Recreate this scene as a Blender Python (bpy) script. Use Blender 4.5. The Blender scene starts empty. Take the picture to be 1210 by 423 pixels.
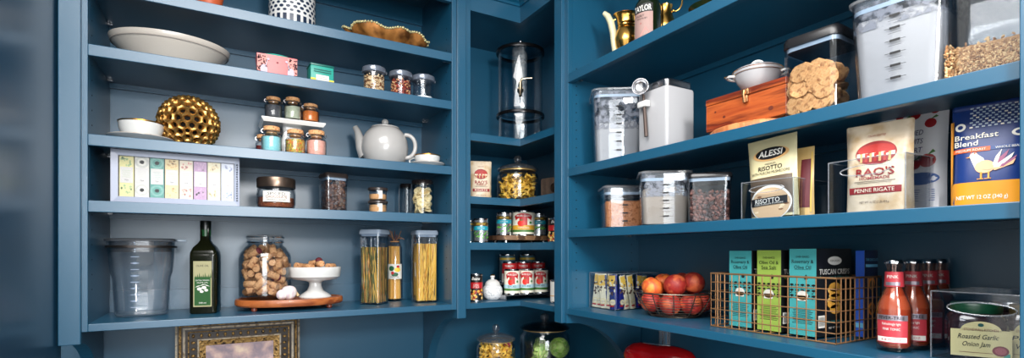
import bpy, bmesh, math, random
import numpy as np
from mathutils import Vector, Matrix, Euler, noise
PI = math.pi
random.seed(7)
S = bpy.context.scene
COL = S.collection
H = 1.45                      # eye height
YAW = math.radians(29.8)
SN, CS = math.sin(YAW), math.cos(YAW)
F = 605.0
FY, FX = 1.70, 1.01           # front planes of the rear and of the right hand shelving
DEP = 0.317
BY, BX = FY + DEP, FX + DEP   # their backs
# --- photograph measurements to room coordinates
def ray(u):
    k = (u - 605.0) / F
    return (SN + k * CS, CS - k * SN)
def atY(u, Y):
    dx, dy = ray(u); t = Y / dy
    return dx * t, t
def atX(u, X):
    dx, dy = ray(u); t = X / dx
    return dy * t, t
def zpx(y, t):
    return H + (298.0 - y) / F * t
# --- materials
MATS = {}
def mat(name, col=(.8, .8, .8), rough=.5, metal=0.0, col2=None, scale=20.0, kind=None, bump=0.0, spec=.5, coat=0.0,
        sub=0.0, stretch=None, detail=3.0, lo=.35, hi=.65, emit=0.0, trans=0.0):
    if name in MATS: return MATS[name]
    m = bpy.data.materials.new(name); m.use_nodes = True
    nt = m.node_tree; b = nt.nodes['Principled BSDF']
    def lin(c): return tuple((x / 12.92 if x <= .04045 else ((x + .055) / 1.055) ** 2.4) for x in c) + (1.0,)
    b.inputs['Base Color'].default_value = lin(col)
    b.inputs['Roughness'].default_value = rough
    b.inputs['Metallic'].default_value = metal
    b.inputs['Specular IOR Level'].default_value = spec
    b.inputs['Coat Weight'].default_value = coat
    b.inputs['Transmission Weight'].default_value = trans
    if sub: b.inputs['Subsurface Weight'].default_value = sub; b.inputs['Subsurface Radius'].default_value = (.02, .01, .008)
    if emit:
        b.inputs['Emission Color'].default_value = lin(col); b.inputs['Emission Strength'].default_value = emit
    if kind:
        tc = nt.nodes.new('ShaderNodeTexCoord'); mp = nt.nodes.new('ShaderNodeMapping')
        nt.links.new(tc.outputs['Object'], mp.inputs['Vector'])
        if stretch: mp.inputs['Scale'].default_value = stretch
        if kind == 'noise':
            t = nt.nodes.new('ShaderNodeTexNoise'); t.inputs['Scale'].default_value = scale; t.inputs['Detail'].default_value = detail
            out = t.outputs['Fac']
        elif kind == 'voronoi':
            t = nt.nodes.new('ShaderNodeTexVoronoi'); t.inputs['Scale'].default_value = scale
            out = t.outputs['Color']
            sp = nt.nodes.new('ShaderNodeSeparateColor'); nt.links.new(out, sp.inputs[0]); out = sp.outputs[0]
        elif kind == 'wave':
            t = nt.nodes.new('ShaderNodeTexWave'); t.inputs['Scale'].default_value = scale; t.inputs['Distortion'].default_value = 4.0
            t.inputs['Detail'].default_value = detail
            out = t.outputs['Fac']
        nt.links.new(mp.outputs[0], t.inputs['Vector'])
        if col2 is not None:
            r = nt.nodes.new('ShaderNodeValToRGB')
            cols = [col] + (list(col2) if isinstance(col2[0], (tuple, list)) else [col2])
            r.color_ramp.elements[0].position = lo; r.color_ramp.elements[1].position = hi
            r.color_ramp.elements[0].color = lin(cols[0]); r.color_ramp.elements[1].color = lin(cols[-1])
            for i, c in enumerate(cols[1:-1]):
                e = r.color_ramp.elements.new(lo + (hi - lo) * (i + 1) / (len(cols) - 1)); e.color = lin(c)
            nt.links.new(out, r.inputs[0]); nt.links.new(r.outputs[0], b.inputs['Base Color'])
        if bump:
            bp = nt.nodes.new('ShaderNodeBump'); bp.inputs['Strength'].default_value = bump; bp.inputs['Distance'].default_value = .01
            src = t.outputs['Distance'] if kind == 'voronoi' else out
            nt.links.new(src, bp.inputs['Height']); nt.links.new(bp.outputs[0], b.inputs['Normal'])
    MATS[name] = m
    return m
def glassmat(name, tint=(.95, .97, .98), rough=.03, refl=1.0, ior=1.45, haze=0.0):
    """clear thin-walled glass or acrylic: fresnel reflection over see-through"""
    if name in MATS: return MATS[name]
    m = bpy.data.materials.new(name); m.use_nodes = True; nt = m.node_tree
    for n in list(nt.nodes): nt.nodes.remove(n)
    o = nt.nodes.new('ShaderNodeOutputMaterial'); mx = nt.nodes.new('ShaderNodeMixShader')
    tr = nt.nodes.new('ShaderNodeBsdfTransparent'); gl = nt.nodes.new('ShaderNodeBsdfGlossy'); fr = nt.nodes.new('ShaderNodeFresnel')
    nt.nodes.remove(fr)
    lw = nt.nodes.new('ShaderNodeLayerWeight'); lw.inputs['Blend'].default_value = .5
    pw = nt.nodes.new('ShaderNodeMath'); pw.operation = 'POWER'; pw.inputs[1].default_value = 3.2
    ml = nt.nodes.new('ShaderNodeMath'); ml.operation = 'MULTIPLY_ADD'; ml.inputs[1].default_value = .75; ml.inputs[2].default_value = .045
    dk = nt.nodes.new('ShaderNodeMixRGB'); dk.inputs[1].default_value = tint + (1,); dk.inputs[2].default_value = (tint[0] * .55, tint[1] * .57, tint[2] * .60, 1)
    p2 = nt.nodes.new('ShaderNodeMath'); p2.operation = 'POWER'; p2.inputs[1].default_value = 2.4
    nt.links.new(lw.outputs['Facing'], p2.inputs[0]); nt.links.new(p2.outputs[0], dk.inputs[0]); nt.links.new(dk.outputs[0], tr.inputs['Color'])
    nt.links.new(lw.outputs['Facing'], pw.inputs[0]); nt.links.new(pw.outputs[0], ml.inputs[0]); fr = ml
    tr.inputs['Color'].default_value = tint + (1,); gl.inputs['Roughness'].default_value = rough
    gl.inputs['Color'].default_value = (refl, refl, refl, 1)
    nt.links.new(fr.outputs[0], mx.inputs[0]); nt.links.new(tr.outputs[0], mx.inputs[1]); nt.links.new(gl.outputs[0], mx.inputs[2])
    last = mx
    if haze:
        df = nt.nodes.new('ShaderNodeBsdfDiffuse'); df.inputs['Color'].default_value = (.9, .92, .95, 1)
        m2 = nt.nodes.new('ShaderNodeMixShader'); m2.inputs[0].default_value = haze
        nt.links.new(mx.outputs[0], m2.inputs[1]); nt.links.new(df.outputs[0], m2.inputs[2]); last = m2
    nt.links.new(last.outputs[0], o.inputs[0])
    MATS[name] = m
    return m
def residuemat(name, col=(.8, .8, .8), scale=60, lo=.45, hi=.6, dens=.8, stretch=None):
    """powder clinging in patches to clear plastic"""
    if name in MATS: return MATS[name]
    m = bpy.data.materials.new(name); m.use_nodes = True; nt = m.node_tree
    for n in list(nt.nodes): nt.nodes.remove(n)
    o = nt.nodes.new('ShaderNodeOutputMaterial'); mx = nt.nodes.new('ShaderNodeMixShader')
    tr = nt.nodes.new('ShaderNodeBsdfTransparent'); df = nt.nodes.new('ShaderNodeBsdfDiffuse'); df.inputs[0].default_value = col + (1,)
    tc = nt.nodes.new('ShaderNodeTexCoord'); t = nt.nodes.new('ShaderNodeTexNoise'); t.inputs['Scale'].default_value = scale; t.inputs['Detail'].default_value = 5
    mp = nt.nodes.new('ShaderNodeMapping')
    if stretch: mp.inputs['Scale'].default_value = stretch
    r = nt.nodes.new('ShaderNodeMapRange'); r.inputs[1].default_value = lo; r.inputs[2].default_value = hi; r.inputs[4].default_value = dens
    nt.links.new(tc.outputs['Object'], mp.inputs[0]); nt.links.new(mp.outputs[0], t.inputs['Vector']); nt.links.new(t.outputs['Fac'], r.inputs[0])
    nt.links.new(r.outputs[0], mx.inputs[0]); nt.links.new(tr.outputs[0], mx.inputs[1]); nt.links.new(df.outputs[0], mx.inputs[2])
    nt.links.new(mx.outputs[0], o.inputs[0]); MATS[name] = m
    return m
# --- mesh builder
TEXT = {}
def text_geo(s, bold=0.0):
    key = (s, bold)
    if key in TEXT: return TEXT[key]
    cu = bpy.data.curves.new('glyphs', 'FONT'); cu.body = s; cu.align_x = 'CENTER'; cu.align_y = 'CENTER'; cu.resolution_u = 2; cu.offset = bold
    ob = bpy.data.objects.new('glyphs', cu); COL.objects.link(ob)
    dg = bpy.context.evaluated_depsgraph_get(); dg.update()
    me = ob.evaluated_get(dg).to_mesh()
    vs = [tuple(v.co) for v in me.vertices]; fs = [tuple(p.vertices) for p in me.polygons]
    ob.evaluated_get(dg).to_mesh_clear()
    bpy.data.objects.remove(ob); bpy.data.curves.remove(cu)
    if vs:
        x0 = min(v[0] for v in vs); x1 = max(v[0] for v in vs); y0 = min(v[1] for v in vs); y1 = max(v[1] for v in vs)
        cx, cy = (x0 + x1) / 2, (y0 + y1) / 2; w = x1 - x0
        vs = [((v[0] - cx), (v[1] - cy)) for v in vs]
    else: w = 1; y0, y1 = 0, 1
    TEXT[key] = (vs, fs, w, y1 - y0)
    return TEXT[key]
class MB:
    def __init__(s): s.v = []; s.f = []; s.m = []
    def add(s, vs, fs, m=0, T=None):
        o = len(s.v)
        if T is not None: vs = [T @ Vector(v) for v in vs]
        s.v.extend([tuple(v) for v in vs])
        for f in fs: s.f.append(tuple(i + o for i in f)); s.m.append(m)
        return s
    def box(s, c, d, m=0, bev=0.0, T=None, seg=2):
        if bev <= 0:
            x, y, z = d[0] / 2, d[1] / 2, d[2] / 2
            vs = [(c[0] + a * x, c[1] + b * y, c[2] + e * z) for a in (-1, 1) for b in (-1, 1) for e in (-1, 1)]
            fs = [(0, 1, 3, 2), (4, 6, 7, 5), (0, 4, 5, 1), (2, 3, 7, 6), (0, 2, 6, 4), (1, 5, 7, 3)]
            return s.add(vs, fs, m, T)
        bm = bmesh.new(); bmesh.ops.create_cube(bm, size=1)
        for v in bm.verts: v.co = Vector((v.co.x * d[0] + c[0], v.co.y * d[1] + c[1], v.co.z * d[2] + c[2]))
        bmesh.ops.bevel(bm, geom=bm.edges[:], offset=bev, segments=seg, affect='EDGES', profile=.5)
        bm.verts.index_update()
        vs = [tuple(v.co) for v in bm.verts]; fs = [tuple(v.index for v in f.verts) for f in bm.faces]; bm.free()
        return s.add(vs, fs, m, T)
    def span(s, x0, x1, y0, y1, z0, z1, m=0, bev=0.0, T=None):
        return s.box(((x0 + x1) / 2, (y0 + y1) / 2, (z0 + z1) / 2), (abs(x1 - x0), abs(y1 - y0), abs(z1 - z0)), m, bev, T)
    def loft(s, rings, m=0, c0=True, c1=True, T=None, closed=True, ms=None):
        n = len(rings[0]); vs = [p for r in rings for p in r]; o = len(s.v)
        fs = []; mm = []
        for i in range(len(rings) - 1):
            for j in range(n if closed else n - 1):
                k = (j + 1) % n
                fs.append((i * n + j, i * n + k, (i + 1) * n + k, (i + 1) * n + j)); mm.append(ms[i] if ms else m)
        if c0: fs.append(tuple(range(n - 1, -1, -1))); mm.append(ms[0] if ms else m)
        if c1: fs.append(tuple(range((len(rings) - 1) * n, len(rings) * n))); mm.append(ms[-1] if ms else m)
        s.add(vs, fs, m, T)
        if ms: s.m[-len(mm):] = mm
        return s
    def lathe(s, prof, seg=32, m=0, c=(0, 0, 0), T=None, fn=None, c0=True, c1=True, ms=None):
        rings = []
        for (r, z) in prof:
            r = max(r, 1e-5)
            ring = []
            for j in range(seg):
                a = 2 * PI * j / seg
                p = (c[0] + r * math.cos(a), c[1] + r * math.sin(a), c[2] + z)
                ring.append(fn(a, r, z) if fn else p)
            rings.append(ring)
        return s.loft(rings, m, c0, c1, T, ms=ms)
    def sq(s, prof, rc=.25, n=5, m=0, c=(0, 0, 0), T=None, c0=True, c1=True, asp=1.0, ms=None):
        """loft of rounded squares; prof = [(half, z)], rc = corner radius / half"""
        rings = []
        for (h, z) in prof:
            h = max(h, 1e-5); r = h * rc; ring = []
            for q, (sx, sy) in enumerate(((1, 1), (-1, 1), (-1, -1), (1, -1))):
                for i in range(n):
                    a = q * PI / 2 + PI / 2 * i / (n - 1)
                    ring.append((c[0] + (sx * (h - r) + r * math.cos(a)), c[1] + asp * (sy * (h - r) + r * math.sin(a)), c[2] + z))
            rings.append(ring)
        return s.loft(rings, m, c0, c1, T, ms=ms)
    def prism(s, poly, y0, y1, m=0, T=None, axis='z'):
        n = len(poly)
        def P(p, h): return {'z': (p[0], p[1], h), 'y': (p[0], h, p[1]), 'x': (h, p[0], p[1])}[axis]
        vs = [P(p, y0) for p in poly] + [P(p, y1) for p in poly]
        fs = [tuple(range(n)), tuple(range(2 * n - 1, n - 1, -1))] + [(i, i + n, (i + 1) % n + n, (i + 1) % n) for i in range(n)]
        return s.add(vs, fs, m, T)
    def tube(s, pts, r, seg=8, m=0, closed=False, T=None, cap=True, flat=1.0):
        pts = [Vector(p) for p in pts]; n = len(pts); rs = r if isinstance(r, (list, tuple)) else [r] * n
        rings = []; up = None
        for i in range(n):
            a = pts[(i - 1) % n] if (closed or i > 0) else pts[i]
            b = pts[(i + 1) % n] if (closed or i < n - 1) else pts[i]
            d = (b - a).normalized()
            if up is None:
                up = Vector((0, 0, 1)) if abs(d.z) < .9 else Vector((1, 0, 0))
            x = d.cross(up)
            if x.length < 1e-6: x = d.cross(Vector((1, 0.3, 0)))
            x.normalize(); y = x.cross(d).normalized(); up = y
            rings.append([tuple(pts[i] + rs[i] * (math.cos(2 * PI * k / seg) * x * flat + math.sin(2 * PI * k / seg) * y)) for k in range(seg)])
        if closed: rings.append(rings[0])
        return s.loft(rings, m, cap and not closed, cap and not closed, T)
    def ball(s, c, r, m=0, seg=16, ring=10, sc=(1, 1, 1), T=None, fn=None):
        vs = [(c[0], c[1], c[2] - r * sc[2])]; fs = []
        for i in range(1, ring):
            p = -PI / 2 + PI * i / ring
            for j in range(seg):
                a = 2 * PI * j / seg
                d = Vector((math.cos(p) * math.cos(a), math.cos(p) * math.sin(a), math.sin(p)))
                k = fn(d) if fn else 1
                vs.append((c[0] + r * k * d.x * sc[0], c[1] + r * k * d.y * sc[1], c[2] + r * k * d.z * sc[2]))
        kt = fn(Vector((0, 0, 1))) if fn else 1
        vs.append((c[0], c[1], c[2] + r * kt * sc[2]))
        if fn: vs[0] = (c[0], c[1], c[2] - r * sc[2] * fn(Vector((0, 0, -1))))
        for j in range(seg): fs.append((0, 1 + (j + 1) % seg, 1 + j))
        for i in range(ring - 2):
            for j in range(seg):
                a = 1 + i * seg; k = (j + 1) % seg
                fs.append((a + j, a + k, a + seg + k, a + seg + j))
        l = len(vs) - 1; a = 1 + (ring - 2) * seg
        for j in range(seg): fs.append((a + j, a + (j + 1) % seg, l))
        return s.add(vs, fs, m, T)
    def grid(s, fn, nu, nv, m=0, T=None):
        vs = [fn(i / nu, j / nv) for j in range(nv + 1) for i in range(nu + 1)]
        fs = [(j * (nu + 1) + i, j * (nu + 1) + i + 1, (j + 1) * (nu + 1) + i + 1, (j + 1) * (nu + 1) + i) for j in range(nv) for i in range(nu)]
        return s.add(vs, fs, m, T)
    def rect(s, mapf, x0, x1, y0, y1, m=0, n=6):
        return s.grid(lambda a, b: mapf(x0 + (x1 - x0) * a, y0 + (y1 - y0) * b), n, n, m)
    def disc(s, mapf, cx, cy, rx, ry, m=0, n=24, a0=0, a1=2 * PI):
        vs = [mapf(cx, cy)]; 
        for q in (.5, 1):
            vs += [mapf(cx + q * rx * math.cos(a0 + (a1 - a0) * i / n), cy + q * ry * math.sin(a0 + (a1 - a0) * i / n)) for i in range(n + 1)]
        fs = [(0, 1 + i, 2 + i) for i in range(n)] + [(1 + i, n + 2 + i, n + 3 + i, 2 + i) for i in range(n)]
        return s.add(vs, fs, m)
    def poly(s, mapf, pts, m=0):
        return s.add([mapf(*p) for p in pts], [tuple(range(len(pts)))], m)
    def text(s, st, mapf, cx, cy, h, m=0, w=None, bold=0.0, slant=0.0):
        vs, fs, tw, th = text_geo(st, bold)
        k = h / .7; kx = k if w is None else w / tw
        return s.add([mapf(cx + v[0] * kx + slant * v[1] * k, cy + v[1] * k) for v in vs], fs, m)
    def build(s, name, mats, parent=None, smooth=True, ang=38):
        me = bpy.data.meshes.new(name); me.from_pydata(s.v, [], s.f)
        if not isinstance(mats, (list, tuple)): mats = [mats]
        for x in mats: me.materials.append(x)
        for p, i in zip(me.polygons, s.m): p.material_index = i
        if smooth:
            me.polygons.foreach_set('use_smooth', [True] * len(me.polygons)); me.set_sharp_from_angle(angle=math.radians(ang))
        me.update()
        bm = bmesh.new(); bm.from_mesh(me); 
        bm.to_mesh(me); bm.free()
        o = bpy.data.objects.new(name, me); COL.objects.link(o)
        if parent: o.parent = parent
        return o
def plane(o, r, u=(0, 0, 1)):
    o = Vector(o); r = Vector(r).normalized(); u = Vector(u).normalized()
    return lambda x, y: tuple(o + x * r + y * u)
def cyl(rad, off=.0006, a0=-PI / 2, z0=0.0):
    """wrap (x along the girth, y up) on an upright cylinder; x=0 faces a0"""
    return lambda x, y: ((rad + off) * math.cos(a0 + x / rad), (rad + off) * math.sin(a0 + x / rad), z0 + y)
def tag(o, label=None, cat=None, group=None, kind=None):
    if label: o['label'] = label
    if cat: o['category'] = cat
    if group: o['group'] = group
    if kind: o['kind'] = kind
    return o
def thing(name, label, cat, loc=(0, 0, 0), rz=0.0, group=None, rx=0.0, ry=0.0):
    o = bpy.data.objects.new(name, None); COL.objects.link(o); o.empty_display_size = .02
    o.location = loc; o.rotation_euler = (rx, ry, rz)
    return tag(o, label, cat, group)
def struct(name, mb, m, smooth=False):
    o = mb.build(name, m, None, smooth); o['kind'] = 'structure'; return o
KIDS = {}
def copy_tree(o, parent=None):
    c = o.copy(); COL.objects.link(c); c.parent = parent
    for ch in list(o.children): copy_tree(ch, c)
    return c
def dup(o, loc, rz=0.0, label=None, rot=None):
    c = copy_tree(o); c.location = loc; c.rotation_euler = rot if rot else (0, 0, rz)
    if label: c['label'] = label
    return c
# --- common materials
def srgb(h): return tuple(int(h[i:i + 2], 16) / 255 for i in (0, 2, 4))
BLUE = mat('blue_paint', (.055, .295, .405), .36, spec=.85)
BLUEW = mat('blue_wall_paint', (.055, .295, .405), .42, spec=.6)
STEEL = mat('steel', (.75, .75, .76), .25, 1.0)
CHROME = mat('chrome', (.85, .85, .86), .12, 1.0)
DARK = mat('dark_metal', (.22, .20, .19), .35, .8)
BRASS = mat('brass', (.80, .62, .32), .22, 1.0)
GOLD = mat('gold', (.72, .52, .22), .28, 1.0)
COPPERW = mat('copper_wire', (.70, .52, .36), .38, .8)
WHITE = mat('white_glaze', (.82, .82, .81), .2, coat=.3)
GREYG = mat('grey_glaze', (.66, .65, .64), .22, coat=.4)
CREAM = mat('cream', (.88, .84, .74), .5)
PAPER = mat('paper_white', (.86, .85, .82), .6)
BLACK = mat('black_ink', (.05, .05, .06), .5)
BLKPL = mat('black_plastic', (.08, .08, .09), .25)
GREYPL = mat('grey_plastic', (.62, .68, .74), .3)
RED = mat('red_print', (.72, .10, .12), .45)
GLASS = glassmat('clear_glass')
ACRYL = glassmat('clear_acrylic', (.93, .95, .97), .04)
# ---------------------------------------------------------------- room
WOODF = mat('oak_floor', (.24, .17, .12), .45, col2=(.30, .22, .15), kind='wave', scale=2.0, stretch=(1, 8, 1))
WHITEP = mat('white_paint', (.88, .88, .87), .7)
struct('floor', MB().span(-1.6, 1.7, -1.9, 2.3, -.04, 0), WOODF)
struct('ceiling', MB().span(-1.6, 1.7, -1.9, 2.3, 2.62, 2.68), WHITEP)
struct('wall_rear', MB().span(-.62, 1.46, 2.045, 2.13, 0, 2.62), BLUEW)
struct('wall_right', MB().span(1.352, 1.45, -1.9, 2.045, 0, 2.62), BLUEW)
# the panelled door leaf that stands beside the shelving on the left
DOORM = mat('blue_door_paint', (.06, .22, .32), .28, spec=.6)
struct('door_1', MB().span(-.40, -.356, .80, 1.74, 0.0, 2.45, 0, .002), DOORM)
# wall behind the camera with a window
struct('wall_left_bounce', MB().span(-1.68, -1.6, -1.9, 2.3, 0, 2.62), WHITEP)  # unseen white wall, added to give the gold something bright to reflect
w = MB()
w.span(-1.6, -1.0, -1.9, -1.8, 0, 2.62); w.span(.35, 1.45, -1.9, -1.8, 0, 2.62)
w.span(-1.0, .35, -1.9, -1.8, 0, .9); w.span(-1.0, .35, -1.9, -1.8, 2.3, 2.62)
struct('wall_front', w, WHITEP)
w = MB()
for x in (-1.0, -.345, .31): w.span(x, x + .04, -1.87, -1.82, .9, 2.3)
for z in (.9, 1.58, 2.26): w.span(-1.0, .35, -1.87, -1.82, z, z + .04)
struct('window_1', w, WHITEP)
# ---------------------------------------------------------------- built-in shelving
NOSE = .030
def shelf_box(mb_panel, mb_nose, x0, x1, yf, yb, zt, nose, axis):
    """board with a deeper front edge; axis 'y' = faces -Y, 'x' = faces -X"""
    if axis == 'y':
        mb_panel.span(x0, x1, yf + .018, yb, zt - .014, zt)
        mb_nose.span(x0, x1, yf, yf + .018, zt - nose, zt, 0, .0015)
    else:
        mb_panel.span(yf + .018, yb, x0, x1, zt - .014, zt)
        mb_nose.span(yf, yf + .018, x0, x1, zt - nose, zt, 0, .0015)
def clip(mb, x, y, z, axis):
    if axis == 'y':
        mb.box((x, y, z - .003), (.014, .006, .006), 0, .001)
    else:
        mb.box((y, x, z - .003), (.006, .014, .006), 0, .001)
ZA = [H + z for z in (.7135, .542, .308, .135)]
ZE = H - .187
ZF, ZG, ZH = H + .595, H + .279, H + .074
ZS = [H + .437, H + .205, H + .036]
TOP = H + 1.0
HDR = H + .897
CT = .92              # worktop height
def bracket(axis, lo, hi, front, back):
    """curved bracket panel between worktop and lowest shelf"""
    n = 18; a_, b_ = back - front - .035, (H - .238) - (CT + .0)
    poly = [(front, H - .208), (front, H - .238)]
    for i in range(n + 1):
        t = PI / 2 * (1 - i / n)
        poly.append((front + .002 + a_ * math.cos(t), CT + b_ * math.sin(t)))
    poly += [(back, CT), (back, H - .208)]
    mb = MB()
    if axis == 'y': mb.prism(poly, lo, hi, axis='x')      # poly in (y,z), extruded along x
    else: mb.prism(poly, lo, hi, axis='y')                # poly in (x,z)
    return mb
# rear unit
XL, XR = -.295, .7252
U = thing('shelving_unit', 'blue painted open shelving on the rear wall, holding the teapot and pasta', 'shelves', (0, 0, 0))
MB().span(XL - .016, XL, FY + .018, BY, H - .206, TOP + .02).build('side_panel', BLUE, U, False)
MB().span(XR, XR + .016, FY + .018, BY, H - .206, TOP + .02).build('side_panel', BLUE, U, False)
MB().span(XL, XR, BY, BY + .012, H - .206, TOP + .02).build('back_panel', BLUE, U, False)
MB().span(XL, XR, FY + .018, BY, TOP, TOP + .018).build('top_panel', BLUE, U, False)
h = MB().span(XL, XR, FY, FY + .018, HDR, H + 1.06, 0, .0015)
h.build('header_rail', BLUE, U, False)
for z in ZA + [ZE]:
    p, q = MB(), MB()
    shelf_box(p, q, XL, XR, FY, BY, z, NOSE if z != ZE else .020, 'y')
    sh = p.build('shelf', BLUE, U, False); q.build('shelf_nosing', BLUE, sh, False)
    if z != ZE:
        MB().span(XL, XR, BY - .012, BY, z - .030, z - .014).build('shelf_cleat', BLUE, U, False)
        for (x, s) in ((XL + .007, 1), (XR - .007, -1)):
            for y in (FY + .05, BY - .05):
                c = MB(); clip(c, x, y, z - .014, 'y'); c.build('shelf_pin', STEEL, U, False)
MB().span(XL, XR, BY - .012, BY, TOP - .072, TOP).build('shelf_cleat', BLUE, U, False)
MB().span(XL, XR, BY - .010, BY, ZE, ZE + .066).build('back_board', BLUE, U, False)
MB().span(XL - .016, XL, FY, FY + .018, H - .207, H + 1.0, 0, .001).build('stile', BLUE, U, False)
pl = MB().span(XL - .057, XL - .012, FY - .014, FY + .01, H - .237, H + 1.0, 0, .002)
pl.build('pilaster', BLUE, U, False)
bracket('y', XL - .05, XL - .02, FY, BY + .02).build('bracket', BLUE, U, False)
bracket('y', .742, .775, FY + .002, BY + .02).build('bracket', BLUE, U, False)
ph = MB()
for k in range(24):
    for y in (FY + .05,):
        ph.lathe([(.0022, 0), (.0022, .0008)], 8, T=Matrix.Translation((XR - .0008, y, H - .10 + k * .04)) @ Matrix.Rotation(PI / 2, 4, 'Y'))
        ph.lathe([(.0022, 0), (.0022, .0008)], 8, T=Matrix.Translation((XL, y, H - .10 + k * .04)) @ Matrix.Rotation(PI / 2, 4, 'Y'))
ph.build('pin_holes', BLACK, U, False)
# corner unit: L-shaped shelves
CX0, CY0 = .799, 1.469
U = thing('corner_shelving_unit', 'blue painted corner cabinet with notched L-shaped shelves holding the tall glass drinks dispenser', 'shelves', (0, 0, 0))
BXC = 1.235
MB().span(CX0 - .016, CX0, FY + .018, BY, H - .206, TOP + .02).build('side_panel', BLUE, U, False)
MB().span(FX + .018, BX, CY0 - .016, CY0, H - .206, TOP + .02).build('side_panel', BLUE, U, False)
MB().span(CX0, BXC + .02, BY, BY + .012, H - .206, TOP + .02).build('back_panel', BLUE, U, False)
MB().span(BXC, BXC + .012, CY0, BY, H - .206, TOP + .02).build('back_panel', BLUE, U, False)
def lpoly(f0):
    f0y, f0x = FY + f0, FX + f0
    return [(CX0, f0y), (f0x, f0y), (f0x, CY0), (BXC, CY0), (BXC, BY), (CX0, BY)]
MB().prism(lpoly(.018), TOP - .11, TOP - .095).build('top_panel', BLUE, U, False)
for z in ZS + [ZE]:
    p = MB().prism(lpoly(.018), z - .014, z)
    sh = p.build('shelf', BLUE, U, False)
    n = .027 if z != ZE else .020
    q = MB(); q.prism([(CX0, FY), (FX, FY), (FX + .018, FY + .018), (CX0, FY + .018)], z - n, z); 
    q.prism([(FX, FY), (FX, CY0), (FX + .018, CY0), (FX + .018, FY + .018)], z - n, z)
    q.build('shelf_nosing', BLUE, sh, False)
q = MB()
q.prism([(CX0, FY), (FX, FY), (FX + .018, FY + .018), (CX0, FY + .018)], H + .885, H + 1.1)
q.prism([(FX, FY), (FX, CY0 - .0), (FX + .018, CY0 - .0), (FX + .018, FY + .018)], H + .885, H + 1.1)
q.build('header_rail', BLUE, U, False)
# stiles between the units
MB().span(XR, CX0, FY, FY + .018, H - .207, H + 1.1, 0, .001).build('stile', BLUE, U, False)
MB().span(.7415, .7755, FY - .012, FY + .002, H - .2385, H + 1.1, 0, .0015).build('pilaster', BLUE, U, False)
MB().span(FX, FX + .018, 1.389, CY0, H - .207, H + 1.1, 0, .001).build('stile', BLUE, U, False)
MB().span(FX - .012, FX + .002, 1.408, 1.450, H - .2385, H + 1.1, 0, .0015).build('pilaster', BLUE, U, False)
# crown moulding
CR = mat('blue_trim_paint', (.055, .295, .405), .25, spec=.6)
def crown_prof(o):    # (outward, z)
    return [(0, H + .945), (.006, H + .945), (.006, H + .955), (.016, H + .962), (.020, H + .985), (.034, H + 1.01), (.052, H + 1.03), (.058, H + 1.05), (.058, H + 1.065), (0, H + 1.065)]
c = MB()
rings = []
for (px, py, mx, my) in ((-.35, FY, 0, -1), (FX, FY, -1, -1), (FX, .2, -1, 0)):
    rings.append([(px + mx * o, py + my * o, z) for (o, z) in crown_prof(0)])
c.loft(rings)
o = c.build('crown_moulding', CR, None, False); o['kind'] = 'structure'; o.name = 'trim_1'
# right hand unit
Y0, Y1 = .278, 1.389
U = thing('shelving_unit', 'blue painted open shelving on the right wall holding canisters, peaches and the wire basket', 'shelves', (0, 0, 0))
MB().span(FX + .018, BX, Y1, Y1 + .016, H - .206, TOP + .02).build('side_panel', BLUE, U, False)
MB().span(FX, BX, Y0 - .016, Y0, H - .206, TOP + .02).build('side_panel', BLUE, U, False)
MB().span(BX, BX + .012, Y0, Y1, H - .206, TOP + .02).build('back_panel', BLUE, U, False)
MB().span(FX + .018, BX, Y0, Y1, TOP, TOP + .018).build('top_panel', BLUE, U, False)
MB().span(FX, FX + .018, Y0, Y1, HDR, H + 1.06, 0, .0015).build('header_rail', BLUE, U, False)
for z, n in ((ZF, .030), (ZG, .027), (ZH, .025), (ZE, .020)):
    p, q = MB(), MB()
    shelf_box(p, q, Y0, Y1, FX, BX, z, n, 'x')
    sh = p.build('shelf', BLUE, U, False); q.build('shelf_nosing', BLUE, sh, False)
    if z != ZE:
        MB().span(BX - .012, BX, Y0, Y1, z - .030, z - .014).build('shelf_cleat', BLUE, U, False)
        for y in (Y1 - .007, Y0 + .007):
            for x in (FX + .05, BX - .05):
                c = MB(); clip(c, y, x, z - .014, 'x'); c.build('shelf_pin', STEEL, U, False)
MB().span(BX - .012, BX, Y0, Y1, TOP - .072, TOP).build('shelf_cleat', BLUE, U, False)
MB().span(FX - .012, FX + .002, Y0 - .05, Y0 - .002, H - .2385, H + 1.0, 0, .0015).build('pilaster', BLUE, U, False)
MB().span(FX, FX + .018, Y0 - .016, Y0, H - .207, H + 1.0, 0, .001).build('stile', BLUE, U, False)
bracket('x', 1.398, 1.432, FX + .002, BX + .02).build('bracket', BLUE, U, False)
bracket('x', .235, .262, FX + .002, BX + .02).build('bracket', BLUE, U, False)
ph = MB()
for k in range(26):
    for x in (FX + .035, BX - .035):
        ph.lathe([(.0022, 0), (.0022, .0008)], 8, T=Matrix.Translation((x, Y1, H - .12 + k * .0295)) @ Matrix.Rotation(PI / 2, 4, 'X'))
ph.build('pin_holes', BLACK, U, False)
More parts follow.
